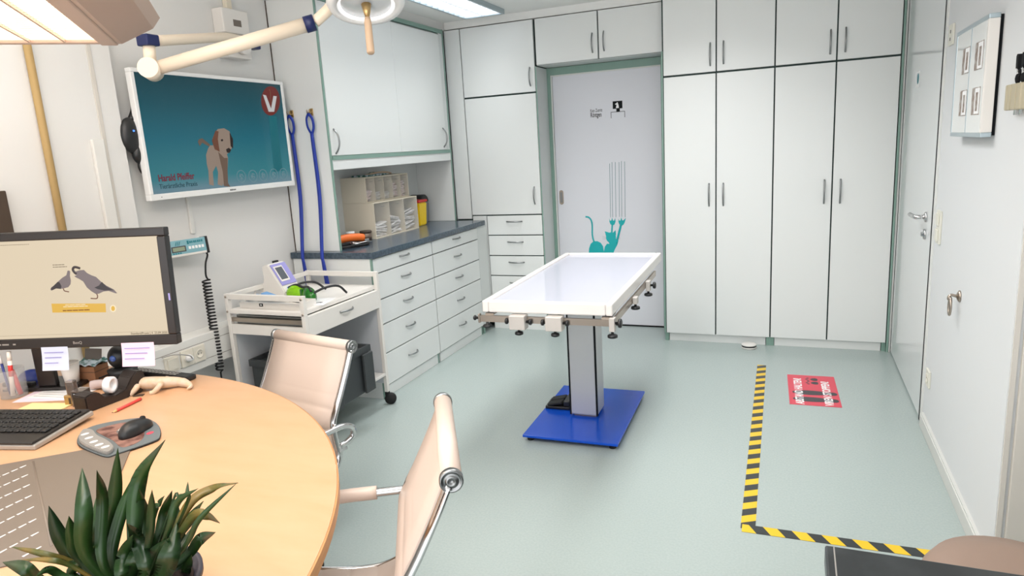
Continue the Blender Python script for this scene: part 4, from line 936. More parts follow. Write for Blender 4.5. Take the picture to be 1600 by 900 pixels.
tp('dog_tail', [[2.7447,1.6569],[2.7662,1.6615],[2.8147,1.6277],[2.8043,1.6181],[2.762,1.6391],[2.7429,1.621],[2.7339,1.6435]], 'px_dog_leg', .0004); tp('dog_body', [[2.8118,1.6237],[2.7959,1.6078],[2.7761,1.5759],[2.7721,1.5273],[2.7764,1.4945],[2.7677,1.4212],[2.7984,1.4124],[2.8046,1.4848],[2.8345,1.5163],[2.8413,1.4828],[2.8266,1.417],[2.8578,1.4064],[2.8624,1.4187],[2.8689,1.4056],[2.913,1.3981],[2.9,1.4203],[2.9094,1.4875],[2.9255,1.5543],[2.9215,1.5755],[2.9489,1.5873],[2.9725,1.6206],[2.9747,1.6627],[2.9639,1.6964],[2.9274,1.713],[2.8822,1.7088],[2.8564,1.6883],[2.834,1.6559],[2.8332,1.6233]], 'px_dog', .0004); tp('dog_leg', [[2.8617,1.5897],[2.8974,1.5553],[2.9221,1.5544],[2.9094,1.4875],[2.9,1.4203],[2.913,1.3981],[2.8689,1.4056],[2.8743,1.481],[2.8689,1.5231]], 'px_dog_leg', .0008)
tp('dog_ear', [[2.8642,1.7006],[2.8853,1.6965],[2.872,1.6555],[2.8727,1.5894],[2.8401,1.6026],[2.8292,1.6478]], 'px_dog_ear', .0008); tp('dog_ear', [[2.9631,1.6922],[2.9812,1.6542],[2.9716,1.6036],[2.9568,1.6167]], 'px_dark', .0008); tp('dog_nose', [[2.9195,1.6007],[2.9415,1.6086],[2.9565,1.5972],[2.9419,1.5808],[2.923,1.583]], 'px_dark', .0012); tp('dog_eye', [[2.8937,1.6536],[2.9053,1.6559],[2.9096,1.6492],[2.9006,1.6427],[2.8922,1.6453]], 'px_dark', .0008)
tp('logo_disc', [[3.4017,1.8749],[3.396,1.8557],[3.3865,1.8373],[3.3736,1.8207],[3.358,1.8068],[3.3407,1.7963],[3.3224,1.7896],[3.3041,1.7871],[3.2867,1.7889],[3.2712,1.7948],[3.2581,1.8045],[3.2483,1.8174],[3.242,1.8329],[3.2395,1.8504],[3.2411,1.8688],[3.2465,1.8874],[3.2555,1.9052],[3.2678,1.9214],[3.2827,1.9353],[3.2995,1.9461],[3.3175,1.9532],[3.3358,1.9563],[3.3533,1.9552],[3.3694,1.9499],[3.383,1.9406],[3.3936,1.9277],[3.4004,1.9119],[3.4032,1.894]], 'px_red', .0004); tp('logo_letter', [[3.262,1.9048],[3.2873,1.9016],[3.3155,1.8269],[3.3496,1.9017],[3.3777,1.9002],[3.339,1.8095],[3.2922,1.8084]], 'px_white', .0008)
bm = B(); lx, ly = 3.3245, 1.905
tube(bm, [(lx, ly - .05, 0), (lx - .004, ly - .02, 0), (lx + .002, ly + .012, 0), (lx - .003, ly + .03, 0)], .003, 6, 4, 1, MT @ T(0, 0, .0008), .2); obj('logo_staff', bm, 'px_dog_ear', so)
for (y, z) in [[3.0048,1.4496],[3.0957,1.4459],[3.1783,1.4455],[3.2682,1.4448],[3.3532,1.4436]]:
    bm = B()
    rg = [(y + .033 * math.cos(i * PI / 14), z + .033 * math.sin(i * PI / 14), 0) for i in range(29)]
    tube(bm, rg, .0022, 6, 0, 1, MT @ T(0, 0, .0006), .2); obj('ring_icon', bm, 'px_ring', so)
    bm = B()
    for k in range(3):
        a = k * 2.1 + y * 9; tube(bm, [(y + .016 * math.cos(a), z + .016 * math.sin(a), 0), (y + .012 * math.cos(a + 1.2), z + .014 * math.sin(a + 1.2), 0), (y - .006, z, 0)], .0028, 6, 4, 1, MT @ T(0, 0, .0006), .2)
    obj('ring_figure', bm, 'px_ring', so)
a, b = [[2.4573,1.4532],[2.7104,1.4512]]; text('screen_text', 'Harald Pfeiffer', .0475, 'px_text', MT @ T(a[0], a[1] + .004, .0006), so, sx=.80, bold=.0008)
a, b = [[2.457,1.4191],[2.7088,1.4157]]; text('screen_text', 'Tierärztliche Praxis', .034, 'px_text_grey', MT @ T(a[0], a[1] + .002, .0006), so, sx=.88)
bm = B()
for k in range(6): box(bm, (.0001, -.010 + k * .0075, -.302), (.0006, -.0045 + k * .0075 - .001 * (k % 2), -.295))
obj('brand_marking', bm, 'ink_black', t)
obj('remote_sensor', box(B(), (0, o(y0) + .06, oz(z0) + .012), (.0006, o(y0) + .064, oz(z0) + .016)), 'ink_black', t)
# black box and cable hanging behind the TV
t = thing('media_box', 'black hanging cable box with blue light left of the television', 'box', (-2.905, 2.395, 1.68))
bm = ball(B(), (0, -.015, .0), (.03, .055, .085), 3); ball(bm, (.002, .01, -.085), (.026, .035, .05), 3); obj('body', bm, 'black_plastic', t)
obj('hanger', tube(B(), [(0, 0, .07), (.0, .022, .12), (-.005, .03, .19)], [.018, .008], 10, 5), 'black_plastic', t)
obj('status_light', ball(B(), (.0285, -.02, .02), .005, 2), 'led_blue', t)
obj('cable', tube(B(), [(.0, .0, -.125), (.0, .0, -.155), (.0, .02, -.185), (.0, .08, -.20)], .004, 8, 6), 'black_rubber', t)
# vertical conduit under the TV, display of the scale with coiled cable, duct with sockets
bm = box(B(), (-2.9695, 2.693, 1.17), (-2.955, 2.716, 1.45), None, .002); tag(obj('conduit', bm, 'duct_white'), 'white cable conduit running down from the television', 'conduit')
t = thing('scale_display', 'pale blue scale display with coiled black cable on the left wall', 'scale display', (-2.90, 2.575, 1.115))
RZ = T(0, 0, 0, 0, -.10, math.radians(-14))
obj('case', box(B(), (-.03, -.105, -.045), (.03, .105, .040), RZ, .005), 'trolley_white', t)
obj('end_cap', box(B(), (-.03, .1055, -.047), (.033, .118, .042), RZ, .003), 'black_plastic', t); obj('end_cap', box(B(), (-.03, -.118, -.047), (.033, -.1055, .042), RZ, .003), 'black_plastic', t)
fc = obj('face', box(B(), (.0302, -.103, -.032), (.0315, .103, .039), RZ), 'scale_teal', t)
obj('lcd', box(B(), (.0317, -.075, -.016), (.0325, -.012, .004), RZ), 'lcd_green', fc)
obj('lcd_frame', box(B(), (.0315, -.081, -.021), (.0318, -.006, .009), RZ), 'shoe_dark', fc)
for k in range(5): obj('button', box(B(), (.0317, .008 + k * .0175, -.013), (.0335, .021 + k * .0175, .002), RZ, .001), 'paper_white', fc)
bm = box(B(), (.0316, .004, .013), (.0322, .014, .031), RZ)
for k in range(7): box(bm, (.0316, .017 + k * .0105, .0165), (.0322, .0255 + k * .0105 - .0015 * (k % 2), .028), RZ)
obj('display_marking', bm, 'teal_text', fc)
bm = B()
for k in range(4): box(bm, (.0316, -.078 + k * .012, -.0295), (.0322, -.069 + k * .012, -.0235), RZ)
obj('display_marking', bm, 'teal_text', fc)
for k in range(3): obj('display_mark', prism(B(), [(0, 0), (.004, 0), (.012, .02), (.008, .02)], .0006, RZ @ MX(.0316) @ T(-.06 + k * .009, .012, 0)), 'teal_text', fc)
cp = [(.035, .105, -.04), (.038, .108, -.06), (.036, .090, -.10), (.036, .080, -.16), (.036, .088, -.185)]
pts = [Vector(p) for p in catmull(cp, 6)]
N_ = 28 * 10
for i in range(N_ + 1):
    a = 2 * PI * i / 10; zz = -.185 - .50 * i / N_
    pts.append(Vector((.036 + .019 * math.cos(a), .076 + .003 * (i / N_) + .019 * math.sin(a), zz)))
pts += [Vector((.036, .08, -.70)), Vector((.036, .08, -.80))]
obj('coiled_cable', tube(B(), pts, .0048, 6), 'black_rubber', t)
# cable duct with sockets
t = sroot('trim_5')
bm = box(B(), (-2.969, .9, .478), (-2.85, 2.86, .655), None, .004); obj('cable_duct', bm, 'duct_white', t)
for z in (.520, .613): obj('duct_groove', box(B(), (-2.8502, .9, z), (-2.8494, 2.86, z + .0022)), 'seam_dark' if False else 'pad_grey', t)
def plate(name, label, cat, y, z, w_, h_, kind):
    t = thing(name, label, cat, (-2.8492, y, z))
    obj('plate', box(B(), (0, -w_ / 2, -h_ / 2), (.009, w_ / 2, h_ / 2), None, .002), 'socket_cream', t)
    if kind == 'switch':
        obj('rocker', box(B(), (.0092, -w_ / 2 + .012, -h_ / 2 + .012), (.015, w_ / 2 - .012, h_ / 2 - .012), T(0, 0, 0, 0, .03), .002), 'socket_cream', t)
    else:
        k = obj('socket_insert', lathe(B(), [(.024, 0), (.024, .002), (.020, .003), (.019, .001), (.0, .001)], 24, T(.0094, 0, 0, 0, PI / 2)), 'socket_cream', t)
        for s in (-1, 1): obj('pin_hole', box(B(), (.0093, s * .0095 - .0025, -.0025), (.0108, s * .0095 + .0025, .0025)), 'ink_black', k)
    return t
plate('light_switch', 'cream rocker switch on the cable duct left of the sockets', 'switch', 2.345, .562, .082, .082, 'switch')
plate('power_socket', 'cream wall socket with a white plug on the cable duct', 'socket', 2.440, .565, .076, .085, 'socket')
plate('power_socket', 'empty cream wall socket on the cable duct beside the plug', 'socket', 2.517, .565, .076, .085, 'socket')
t = thing('plug', 'white plug with thin cord in the duct socket', 'plug', (-2.839, 2.440, .565))
obj('body', lathe(B(), [(0, .0), (.019, .0), (.018, .014), (.010, .03), (0, .031)], 20, T(0, 0, 0, 0, PI / 2)), 'paper_white', t)
obj('cord', tube(B(), [(.03, 0, 0), (.045, -.03, .025), (.03, -.10, .05), (.012, -.16, .052)], .003, 6, 6), 'silver_plastic', t)
# vertical trunking, pipe and ridge on the near part of the wall
tag(obj('cable_trunking', box(B(), (-2.9045, 2.165, .66), (-2.885, 2.222, 1.664), None, .003), 'duct_white'), 'white vertical cable trunking on the wall beside the monitor', 'trunking')
bm = tube(B(), [(-2.888, 1.958, .656), (-2.888, 1.958, H - .001)], .0155, 14); tag(obj('wall_pipe', bm, 'pipe_beige'), 'beige vertical pipe on the wall behind the monitor', 'pipe')
struct('trim_6', box(B(), (-2.9048, 2.226, .66), (-2.899, 2.246, H), None, .002), 'jamb_beige')
struct('trim_7', box(B(), (-2.9045, 1.55, 1.0), (-2.87, 1.752, 1.47), None, .004), 'brown_dark')

# ================================================================ operating lamp on its wall arm
t = thing('operating_lamp', 'white ring operating lamp on a jointed cream wall arm', 'lamp', (-2.97, 3.17, 2.235))
def q(p): return (p[0] + 2.97, p[1] - 3.17, p[2] - 2.235)
obj('wall_plate', box(B(), (.0005, -.11, -.005), (.075, .085, .125), T(0, 0, 0), .006), 'trolley_white', t)
obj('wall_plate', box(B(), (.0005, -.10, -.135), (.07, .085, -.0055), T(0, 0, 0), .006), 'trolley_white', t)
obj('supply_box', box(B(), (.0005, -.02, .126), (.03, .02, .295), None, .003), 'cream_plastic', t)
obj('label_plate', box(B(), (.0752, -.035, .035), (.0758, .025, .070)), 'pad_grey', t)
obj('label_plate', box(B(), (.0702, .04, -.065), (.0708, .07, -.03)), 'shoe_dark', t)
p0, p1 = (-2.87, 3.16, 2.205), (-2.66, 2.345, 2.075)
obj('hub', tube(B(), [q((-2.895, 3.17, 2.165)), q((-2.862, 3.17, 2.165))], .045, 20), 'trolley_white', t)
obj('hub_cap', box(B(), (.06, .035, -.08), (.118, .115, -.022), None, .008), 'navy', t)
obj('arm', tube(B(), [q((-2.86, 3.16, 2.185)), q((-2.78, 2.95, 2.175)), q((-2.70, 2.62, 2.12)), q((-2.66, 2.37, 2.078))], .024, 14, 6), 'arm_cream', t)
obj('joint_cap', box(B(), tuple(a - b for a, b in zip(q(p1), (.034, .034, .022))), tuple(a + b for a, b in zip(q(p1), (.034, .034, .026))), None, .006), 'navy', t)
obj('joint_post', tube(B(), [q((-2.66, 2.345, 2.052)), q((-2.655, 2.335, 1.985))], .026, 16), 'arm_cream', t)
kn = (-2.645, 2.325, 1.95); a1 = (-2.085, 2.708, 2.123)
dv = (Vector(a1) - Vector(kn)).normalized(); sd = Vector((.52, -.84, .12)).normalized()
obj('elbow', tube(B(), [Vector(q(kn)) - sd * .035, Vector(q(kn)) + sd * .045], .044, 24), 'arm_cream', t)
obj('spring_arm', tube(B(), [Vector(q(kn)) + dv * .03, q(a1)], [.030, .033], 18), 'arm_cream', t)
obj('joint_cap', tube(B(), [q(a1), Vector(q(a1)) + dv * .045], .037, 18), 'navy', t)
hc = Vector(q((-1.765, 2.735, 2.186)))
obj('yoke', tube(B(), [Vector(q(a1)) + dv * .046, Vector(q((-1.985, 2.765, 2.19))), Vector(q((-1.87, 2.72, 2.245))), hc + Vector((0, 0, .055))], .026, 14, 6), 'arm_cream', t)
obj('yoke_band', tube(B(), [Vector(q((-1.930, 2.738, 2.220))), Vector(q((-1.890, 2.724, 2.239)))], .0305, 14), 'brass', t)
MH_ = Matrix.Translation(hc) @ Matrix.Rotation(math.radians(20), 4, Vector((-.84, -.54, 0))) @ Matrix.Diagonal((.94, .94, 1, 1))
hd = obj('lamp_ring', lathe(B(), [(.136, -.024), (.172, -.019), (.183, .0), (.176, .030), (.150, .042), (.128, .030), (.136, .012)], 48, MH_, True), 'lamp_white', t)
obj('ring_reflector', lathe(B(), [(.118, -.010), (.134, -.021), (.134, .005), (.122, .012)], 48, MH_, True), 'lamp_inner', t)
obj('glass_disc', lathe(B(), [(0, -.012), (.117, -.011), (.117, -.008), (0, -.008)], 48, MH_), 'lamp_glass', t)
obj('centre_hub', lathe(B(), [(.0, -.0075), (.030, -.0075), (.030, .05), (.022, .062), (0, .066)], 24, MH_), 'navy', t)
obj('handle_stem', lathe(B(), [(0, -.013), (.024, -.013), (.010, -.075), (0, -.075)], 20, MH_), 'brass', t)
obj('handle', lathe(B(), [(0, -.0755), (.013, -.0755), (.017, -.10), (.018, -.238), (.015, -.243), (0, -.243)], 20, MH_), 'handle_tan', t)

# ================================================================ leashes on hooks
for k, (y_, xh, lb) in enumerate(((0, -2.866, 'left of the two blue dog leashes hanging on the cupboard side'), (0, -2.718, 'right of the two blue dog leashes hanging by the cupboard edge'))):
    hk = thing('wall_hook', ('brass hook holding the left blue leash', 'brass hook holding the right blue leash')[k], 'hook', (xh, 3.4995, 1.80), 0, 'leash hooks on the cupboard side')
    obj('plate', box(B(), (-.012, -.006, -.02), (.012, 0, .022), None, .002), 'brass', hk)
    for s in (-1, 1): obj('prong', tube(B(), [(s * .006, -.006, .0), (s * .007, -.028, -.004), (s * .008, -.033, .014)], .0035, 8, 4), 'brass', hk)
    t = thing('leash', lb, 'leash', (xh, 3.49, 1.79), 0, 'blue leashes')
    obj('loop', tube(B(), [(-.002, -.022, .002), (-.022, -.020, -.03), (-.020, -.018, -.08), (.002, -.016, -.115), (.022, -.018, -.08), (.020, -.020, -.03), (-.002, -.022, .002)], .0085, 8, 6, .35), 'leash_blue', t)
    dx = .025 if k == 0 else .03
    obj('strap', tube(B(), [(.0, -.017, -.112), (.006, -.022, -.5), (dx * .5, -.072, -.85), (dx * .6, -.075, -.90), (dx, -.068, -1.2), (dx, -.06, -1.35)], .0085, 8, 5, .4), 'leash_blue', t)
    obj('strap', tube(B(), [(.006, -.018, -.112), (.018, -.026, -.5), (dx * .5 + .012, -.080, -.85), (dx * .6 + .014, -.083, -.90), (dx + .030, -.074, -1.2), (dx + .034, -.064, -1.38)], .0085, 8, 5, .4), 'leash_blue', t)
    obj('clip', tube(B(), [(-.004, -.03, .004), (0, -.036, .022), (.006, -.03, .004)], .003, 8, 4), 'steel', t)

# ================================================================ niche contents on the worktop
WZ = .9452
def bins(name, label, x0, x1, y0, y1, z0, z1, n, fills, lbfill):
    t = thing(name, label, 'organizer', ((x0 + x1) / 2, (y0 + y1) / 2, z0))
    cx_, cy_ = (x0 + x1) / 2, (y0 + y1) / 2; hh = z1 - z0
    a0, a1_, b0, b1 = x0 - cx_, x1 - cx_, y0 - cy_, y1 - cy_; w_ = .006
    bm = B(); box(bm, (a0, b0, 0), (a1_, b0 + w_, hh)); box(bm, (a0, b1 - w_, 0), (a1_, b1, hh)); box(bm, (a0, b0 + w_, hh - w_), (a1_, b1 - w_, hh)); box(bm, (a0, b0 + w_, 0), (a1_, b1 - w_, w_)); box(bm, (a0, b0 + w_, w_), (a0 + w_, b1 - w_, hh - w_))
    for k in range(1, n):
        y = b0 + (b1 - b0) * k / n; box(bm, (a0 + w_, y - .002, w_), (a1_, y + .002, hh - w_))
    obj('shell', bm, 'cream_plastic', t)
    for k in range(n):
        ya = b0 + w_ + .003 + (b1 - b0 - 2 * w_) * k / n; yb = b0 + w_ - .003 + (b1 - b0 - 2 * w_) * (k + 1) / n
        f = obj('tilt_bin', box(B(), (a1_ + .0005, ya, w_ + .002), (a1_ + .004, yb, hh - w_ - .002)), 'bin_clear', t)
        obj('bin_pull', box(B(), (a1_ + .0042, (ya + yb) / 2 - .018, hh - .035), (a1_ + .012, (ya + yb) / 2 + .018, hh - .030)), 'bin_clear', f)
        fh = fills[k][0] * (hh - .02); bm = B()
        for i in range(9):
            box(bm, (-.035, -(yb - ya) * .38, -.006), (.03, (yb - ya) * .38, .006), T(a1_ - .05 + random.uniform(-.01, .005), (ya + yb) / 2 + random.uniform(-.004, .004), w_ + .012 + fh * i / 9 * .88, random.uniform(-.25, .25), random.uniform(-.3, .2), random.uniform(-.2, .2)), .004, 1)
        tag(at(obj(fills[k][2], bm, fills[k][1]), (cx_, cy_, z0)), fills[k][3], 'supplies', lbfill, 'stuff')
    return t
ords = ['first', 'second', 'third', 'fourth', 'fifth']
bins('bin_organizer', 'cream organizer with three large clear tilt bins on the worktop', -2.955, -2.70, 4.03, 4.63, WZ, WZ + .252, 3,
     [(.40, 'gauze', 'packets', 'white packets in the left bin of the large organizer'), (.55, 'gauze', 'packets', 'white packets in the middle bin of the large organizer'), (.72, 'gauze', 'packets', 'white packets filling the right bin of the large organizer')], 'packets in the large bins')
bins('bin_organizer', 'cream organizer with five small clear tilt bins stacked on the larger one', -2.955, -2.75, 4.031, 4.61, WZ + .2535, WZ + .430, 5,
     [(.5, 'gauze_pink', 'packets', 'pinkish packets in the leftmost small bin'), (.28, 'gauze', 'packets', 'few white packets in the second small bin from the left'), (.25, 'gauze', 'packets', 'few white packets in the middle small bin'), (.72, 'gauze_pink', 'packets', 'pink and white packets in the fourth small bin'), (.75, 'gauze_pink', 'packets', 'pink packets filling the rightmost small bin')], 'packets in the small bins')
bm = box(B(), (-.06, -.2, 0), (.06, .08, .012), None, .004); ball(bm, (.0, .0, .016), (.045, .05, .012), 2)
tag(at(obj('cloth', bm, 'cloth_green'), (-2.85, 4.30, WZ + .4306)), 'green-grey folded cloth lying on top of the small bin organizer', 'cloth')
tag(obj('tubing', tube(B(), [(-2.83, 4.12, WZ + .436), (-2.80, 4.25, WZ + .452), (-2.79, 4.36, WZ + .452), (-2.81, 4.47, WZ + .440), (-2.85, 4.52, WZ + .4365)], .0055, 8, 6), 'handle_tan'), 'tan tubing lying along the top of the small bin organizer', 'tubing')
t = thing('sharps_container', 'yellow sharps container with red lid on the slate worktop', 'container', (-2.80, 4.80, WZ))
bm = B(); tt = bmesh.new(); bmesh.ops.create_cube(tt, size=1)
for v in tt.verts:
    k = .9 if v.co.z < 0 else 1.08; v.co = Vector((v.co.x * .10 * k, v.co.y * .125 * k, (v.co.z + .5) * .185))
bmesh.ops.bevel(tt, geom=list(tt.edges), offset=.008, segments=2, affect='EDGES'); merge(bm, tt); obj('body', bm, 'yellow_plastic', t)
obj('lid', box(B(), (-.058, -.072, .1855), (.058, .072, .206), None, .006), 'red_plastic', t)
t = thing('bin', 'small grey bin with black swing lid behind the yellow sharps container', 'bin', (-2.875, 4.955, WZ))
bm = B(); tt = bmesh.new(); bmesh.ops.create_cube(tt, size=1)
for v in tt.verts:
    k = .88 if v.co.z < 0 else 1.05; v.co = Vector((v.co.x * .12 * k, v.co.y * .13 * k, (v.co.z + .5) * .175))
bmesh.ops.bevel(tt, geom=list(tt.edges), offset=.01, segments=2, affect='EDGES'); merge(bm, tt); obj('body', bm, 'bin_grey', t)
bm = B(); prism(bm, [(.068 * math.cos(PI * i / 12), .062 * math.sin(PI * i / 12)) for i in range(13)], .12, Matrix(((0, 0, 1, -.06), (1, 0, 0, 0), (0, 1, 0, .1755), (0, 0, 0, 1))), .004); obj('swing_lid', bm, 'black_plastic', t)
t = thing('hair_clipper', 'orange animal clipper lying at the near end of the slate worktop', 'clipper', (-2.69, 3.71, WZ), math.radians(70))
bm = tube(B(), [(-.10, 0, .050), (-.03, .004, .056), (.05, .0, .052), (.10, -.004, .043)], [.026, .028, .026, .022] if False else .026, 14, 5); obj('body', bm, 'orange_plastic', t)
obj('blade', box(B(), (.098, -.022, .020), (.135, .022, .034), None, .002), 'chrome', t); obj('rest', box(B(), (-.08, -.02, 0), (.06, .02, .026), None, .006), 'black_plastic', t)
tag(obj('cable', tube(B(), [(-2.72, 3.54, WZ + .008), (-2.66, 3.58, WZ + .010), (-2.60, 3.66, WZ + .012), (-2.58, 3.74, WZ + .010), (-2.62, 3.80, WZ + .014), (-2.70, 3.78, WZ + .012), (-2.66, 3.68, WZ + .024), (-2.60, 3.60, WZ + .018), (-2.67, 3.53, WZ + .010)], .008, 8, 6), 'black_rubber'), 'coiled black cable in front of the orange clipper', 'cable')
t = thing('scissors', 'chrome scissors lying among cables by the orange clipper', 'scissors', (-2.60, 3.70, WZ + .026), math.radians(60))
for s in (-1, 1):
    bm = tube(B(), [(-.02, s * .004, 0), (.08, -s * .004, 0)], [.005, .002], 8); 
    tube(bm, [(-.02 - .022 + .022 * math.cos(a), s * .022 + .018 * math.sin(a), 0) for a in [i * PI / 8 for i in range(17)]], .004, 6); obj('blade', bm, 'chrome', t)
t = thing('clip_tin', 'low brown metal tin with dark lid beside the white jar', 'tin', (-2.74, 3.965, WZ))
obj('body', lathe(B(), [(0, 0), (.04, 0), (.04, .055), (0, .055)], 24), 'tin_brown', t); obj('lid', lathe(B(), [(0, .0552), (.042, .0552), (.042, .068), (0, .070)], 24), 'brown_dark', t)
t = thing('jar', 'small white jar behind the orange clipper', 'jar', (-2.80, 3.87, WZ))
obj('body', lathe(B(), [(0, 0), (.032, 0), (.032, .05), (.026, .056), (0, .056)], 24), 'paper_white', t); obj('lid', lathe(B(), [(0, .0562), (.029, .0562), (.029, .075), (0, .076)], 24), 'paper_white', t)
t = thing('paper_roll', 'white paper roll half hidden behind the cupboard side panel', 'roll', (-2.735, 3.572, WZ + .0))
obj('roll', lathe(B(), [(.018, 0), (.045, 0), (.045, .13), (.018, .13)], 28, T(0, 0, 0), True), 'paper_white', t); obj('core', lathe(B(), [(.0165, 0.001), (.018, 0.001), (.018, .131), (.0165, .131)], 20, None, True), 'cardboard', t)

# ================================================================ things on the sliding door
t = thing('cat_decal', 'turquoise cat decal with scratch marks on the lavender sliding door', 'wall decal')
MD = MNY(5.4445)
def cp_(name, poly, m, z=0): return obj(name, prism(B(), poly, .0008, MD @ T(0, 0, z)), m, t)
def cs(name, pts, r, m, z=0, nn=5): return obj(name, tube(B(), [(x, y, 0) for x, y in pts], r, 6, nn, 1, MD @ T(0, 0, z + .0004), .08), m, t)
cs('tail', [[-1.5873,0.9222],[-1.5583,0.9151],[-1.5379,0.8884],[-1.5318,0.8411],[-1.5338,0.7842],[-1.5295,0.7413],[-1.519,0.7079]], .0075, 'cat_teal'); cp_('body', [[-1.5723,0.5877],[-1.5659,0.6552],[-1.5517,0.6936],[-1.5265,0.7156],[-1.4924,0.7174],[-1.4638,0.703],[-1.4454,0.6744],[-1.4391,0.6296],[-1.4311,0.6697],[-1.411,0.6963],[-1.3823,0.6934],[-1.3529,0.7169],[-1.3148,0.7215],[-1.3233,0.6886],[-1.3503,0.6413],[-1.371,0.5889]], 'cat_teal'); cp_('head', [[-1.334,0.747],[-1.3353,0.7374],[-1.3387,0.7282],[-1.3439,0.72],[-1.3507,0.7132],[-1.3588,0.708],[-1.3678,0.7049],[-1.3772,0.7038],[-1.3865,0.7049],[-1.3953,0.7081],[-1.4032,0.7133],[-1.4097,0.7203],[-1.4144,0.7285],[-1.4173,0.7377],[-1.418,0.7474],[-1.4167,0.7571],[-1.4133,0.7663],[-1.408,0.7745],[-1.4011,0.7813],[-1.393,0.7864],[-1.384,0.7895],[-1.3746,0.7905],[-1.3653,0.7894],[-1.3566,0.7861],[-1.3488,0.7809],[-1.3424,0.774],[-1.3376,0.7658],[-1.3348,0.7566]], 'cat_teal', .0004); cp_('neck', [[-1.399,0.7124],[-1.338,0.7404],[-1.3168,0.7187],[-1.3347,0.6886],[-1.3827,0.6792]], 'cat_teal', .0002); cp_('ear', [[-1.427,0.7994],[-1.389,0.7878],[-1.4168,0.7569]], 'cat_teal'); cp_('ear', [[-1.3585,0.7876],[-1.3361,0.808],[-1.3327,0.762]], 'cat_teal')
cs('arm', [[-1.3683,0.7782],[-1.3652,0.8205],[-1.3622,0.8579]], .0075, 'cat_teal'); cs('arm', [[-1.3325,0.698],[-1.3115,0.7732],[-1.2906,0.8477]], .0105, 'cat_teal'); cp_('paw', [[-1.3855,0.9049],[-1.3803,0.8861],[-1.3689,0.8878],[-1.3616,0.911],[-1.3556,0.8876],[-1.3462,0.8856],[-1.3361,0.9069],[-1.3342,0.8761],[-1.3443,0.853],[-1.3606,0.8457],[-1.3774,0.8562],[-1.3854,0.8769]], 'cat_teal'); cp_('paw', [[-1.308,0.9018],[-1.3028,0.885],[-1.2934,0.8867],[-1.2852,0.9126],[-1.2784,0.8865],[-1.268,0.8882],[-1.2479,0.9064],[-1.2562,0.8751],[-1.2689,0.852],[-1.2861,0.843],[-1.3036,0.8553],[-1.3106,0.8758]], 'cat_teal')
for s in [[[-1.3693,1.3465],[-1.3748,0.9122]],[[-1.3503,1.3573],[-1.3577,0.9137]],[[-1.3234,1.3561],[-1.3303,0.9133]],[[-1.2929,1.3546],[-1.3001,0.9165]],[[-1.2733,1.3618],[-1.2813,0.9162]],[[-1.2477,1.357],[-1.2534,0.912]]]: cs('scratch_mark', s, .0021, 'scratch_teal', 0, 0)
hx, hz = [[-1.334,0.747],[-1.3353,0.7374],[-1.3387,0.7282],[-1.3439,0.72],[-1.3507,0.7132],[-1.3588,0.708],[-1.3678,0.7049],[-1.3772,0.7038],[-1.3865,0.7049],[-1.3953,0.7081],[-1.4032,0.7133],[-1.4097,0.7203],[-1.4144,0.7285],[-1.4173,0.7377],[-1.418,0.7474],[-1.4167,0.7571],[-1.4133,0.7663],[-1.408,0.7745],[-1.4011,0.7813],[-1.393,0.7864],[-1.384,0.7895],[-1.3746,0.7905],[-1.3653,0.7894],[-1.3566,0.7861],[-1.3488,0.7809],[-1.3424,0.774],[-1.3376,0.7658],[-1.3348,0.7566]][14]
for k in range(3): cs('whisker', [(hx + .012, hz - .012 + k * .006), (hx - .030, hz - .014 + k * .012)], .0008, 'scratch_teal', .0006, 0)
hx2, hz2 = [[-1.334,0.747],[-1.3353,0.7374],[-1.3387,0.7282],[-1.3439,0.72],[-1.3507,0.7132],[-1.3588,0.708],[-1.3678,0.7049],[-1.3772,0.7038],[-1.3865,0.7049],[-1.3953,0.7081],[-1.4032,0.7133],[-1.4097,0.7203],[-1.4144,0.7285],[-1.4173,0.7377],[-1.418,0.7474],[-1.4167,0.7571],[-1.4133,0.7663],[-1.408,0.7745],[-1.4011,0.7813],[-1.393,0.7864],[-1.384,0.7895],[-1.3746,0.7905],[-1.3653,0.7894],[-1.3566,0.7861],[-1.3488,0.7809],[-1.3424,0.774],[-1.3376,0.7658],[-1.3348,0.7566]][0]
for k in range(3): cs('whisker', [(hx2 - .0, hz2 - .012 + k * .006), (hx2 + .035, hz2 - .012 + k * .008)], .0008, 'scratch_teal', .0006, 0)
t = thing('door_sign', 'white no-entry x-ray notice with black lettering on the sliding door', 'sign')
obj('label_sheet', box(B(), (-1.53, 5.4441, 1.700), (-1.39, 5.4448, 1.80)), 'door_lavender', t)
MS_ = MNY(5.4440)
text('sign_text', 'Kein Zutritt', .036, 'ink_black', MS_ @ T(-1.515, 1.757, 0), t, sx=.56, bold=.0002)
text('sign_text', 'Röntgen', .052, 'ink_black', MS_ @ T(-1.515, 1.718, 0), t, sx=.52, bold=.0008)
t = thing('door_pictogram', 'black pictogram of a screen with a white dog on the sliding door', 'sign')
obj('label_sheet', box(B(), (-1.37, 5.4441, 1.700), (-1.19, 5.4448, 1.85)), 'door_lavender', t)
box_ = lambda a, b, z, h_=.0006: prism(B(), [(a[0], a[1]), (b[0], a[1]), (b[0], b[1]), (a[0], b[1])], h_, MS_ @ T(0, 0, z))
obj('screen_mark', box_((-1.331, 1.770), (-1.254, 1.828), 0), 'ink_black', t); obj('stand_mark', box_((-1.303, 1.748), (-1.275, 1.7699), 0), 'ink_black', t)
bm = B()
for a, b in (((-1.348, 1.744), (-1.235, 1.748)), ((-1.348, 1.700), (-1.344, 1.7439)), ((-1.239, 1.700), (-1.235, 1.7439))): prism(bm, [(a[0], a[1]), (b[0], a[1]), (b[0], b[1]), (a[0], b[1])], .0006, MS_)
obj('table_mark', bm, 'ink_black', t)
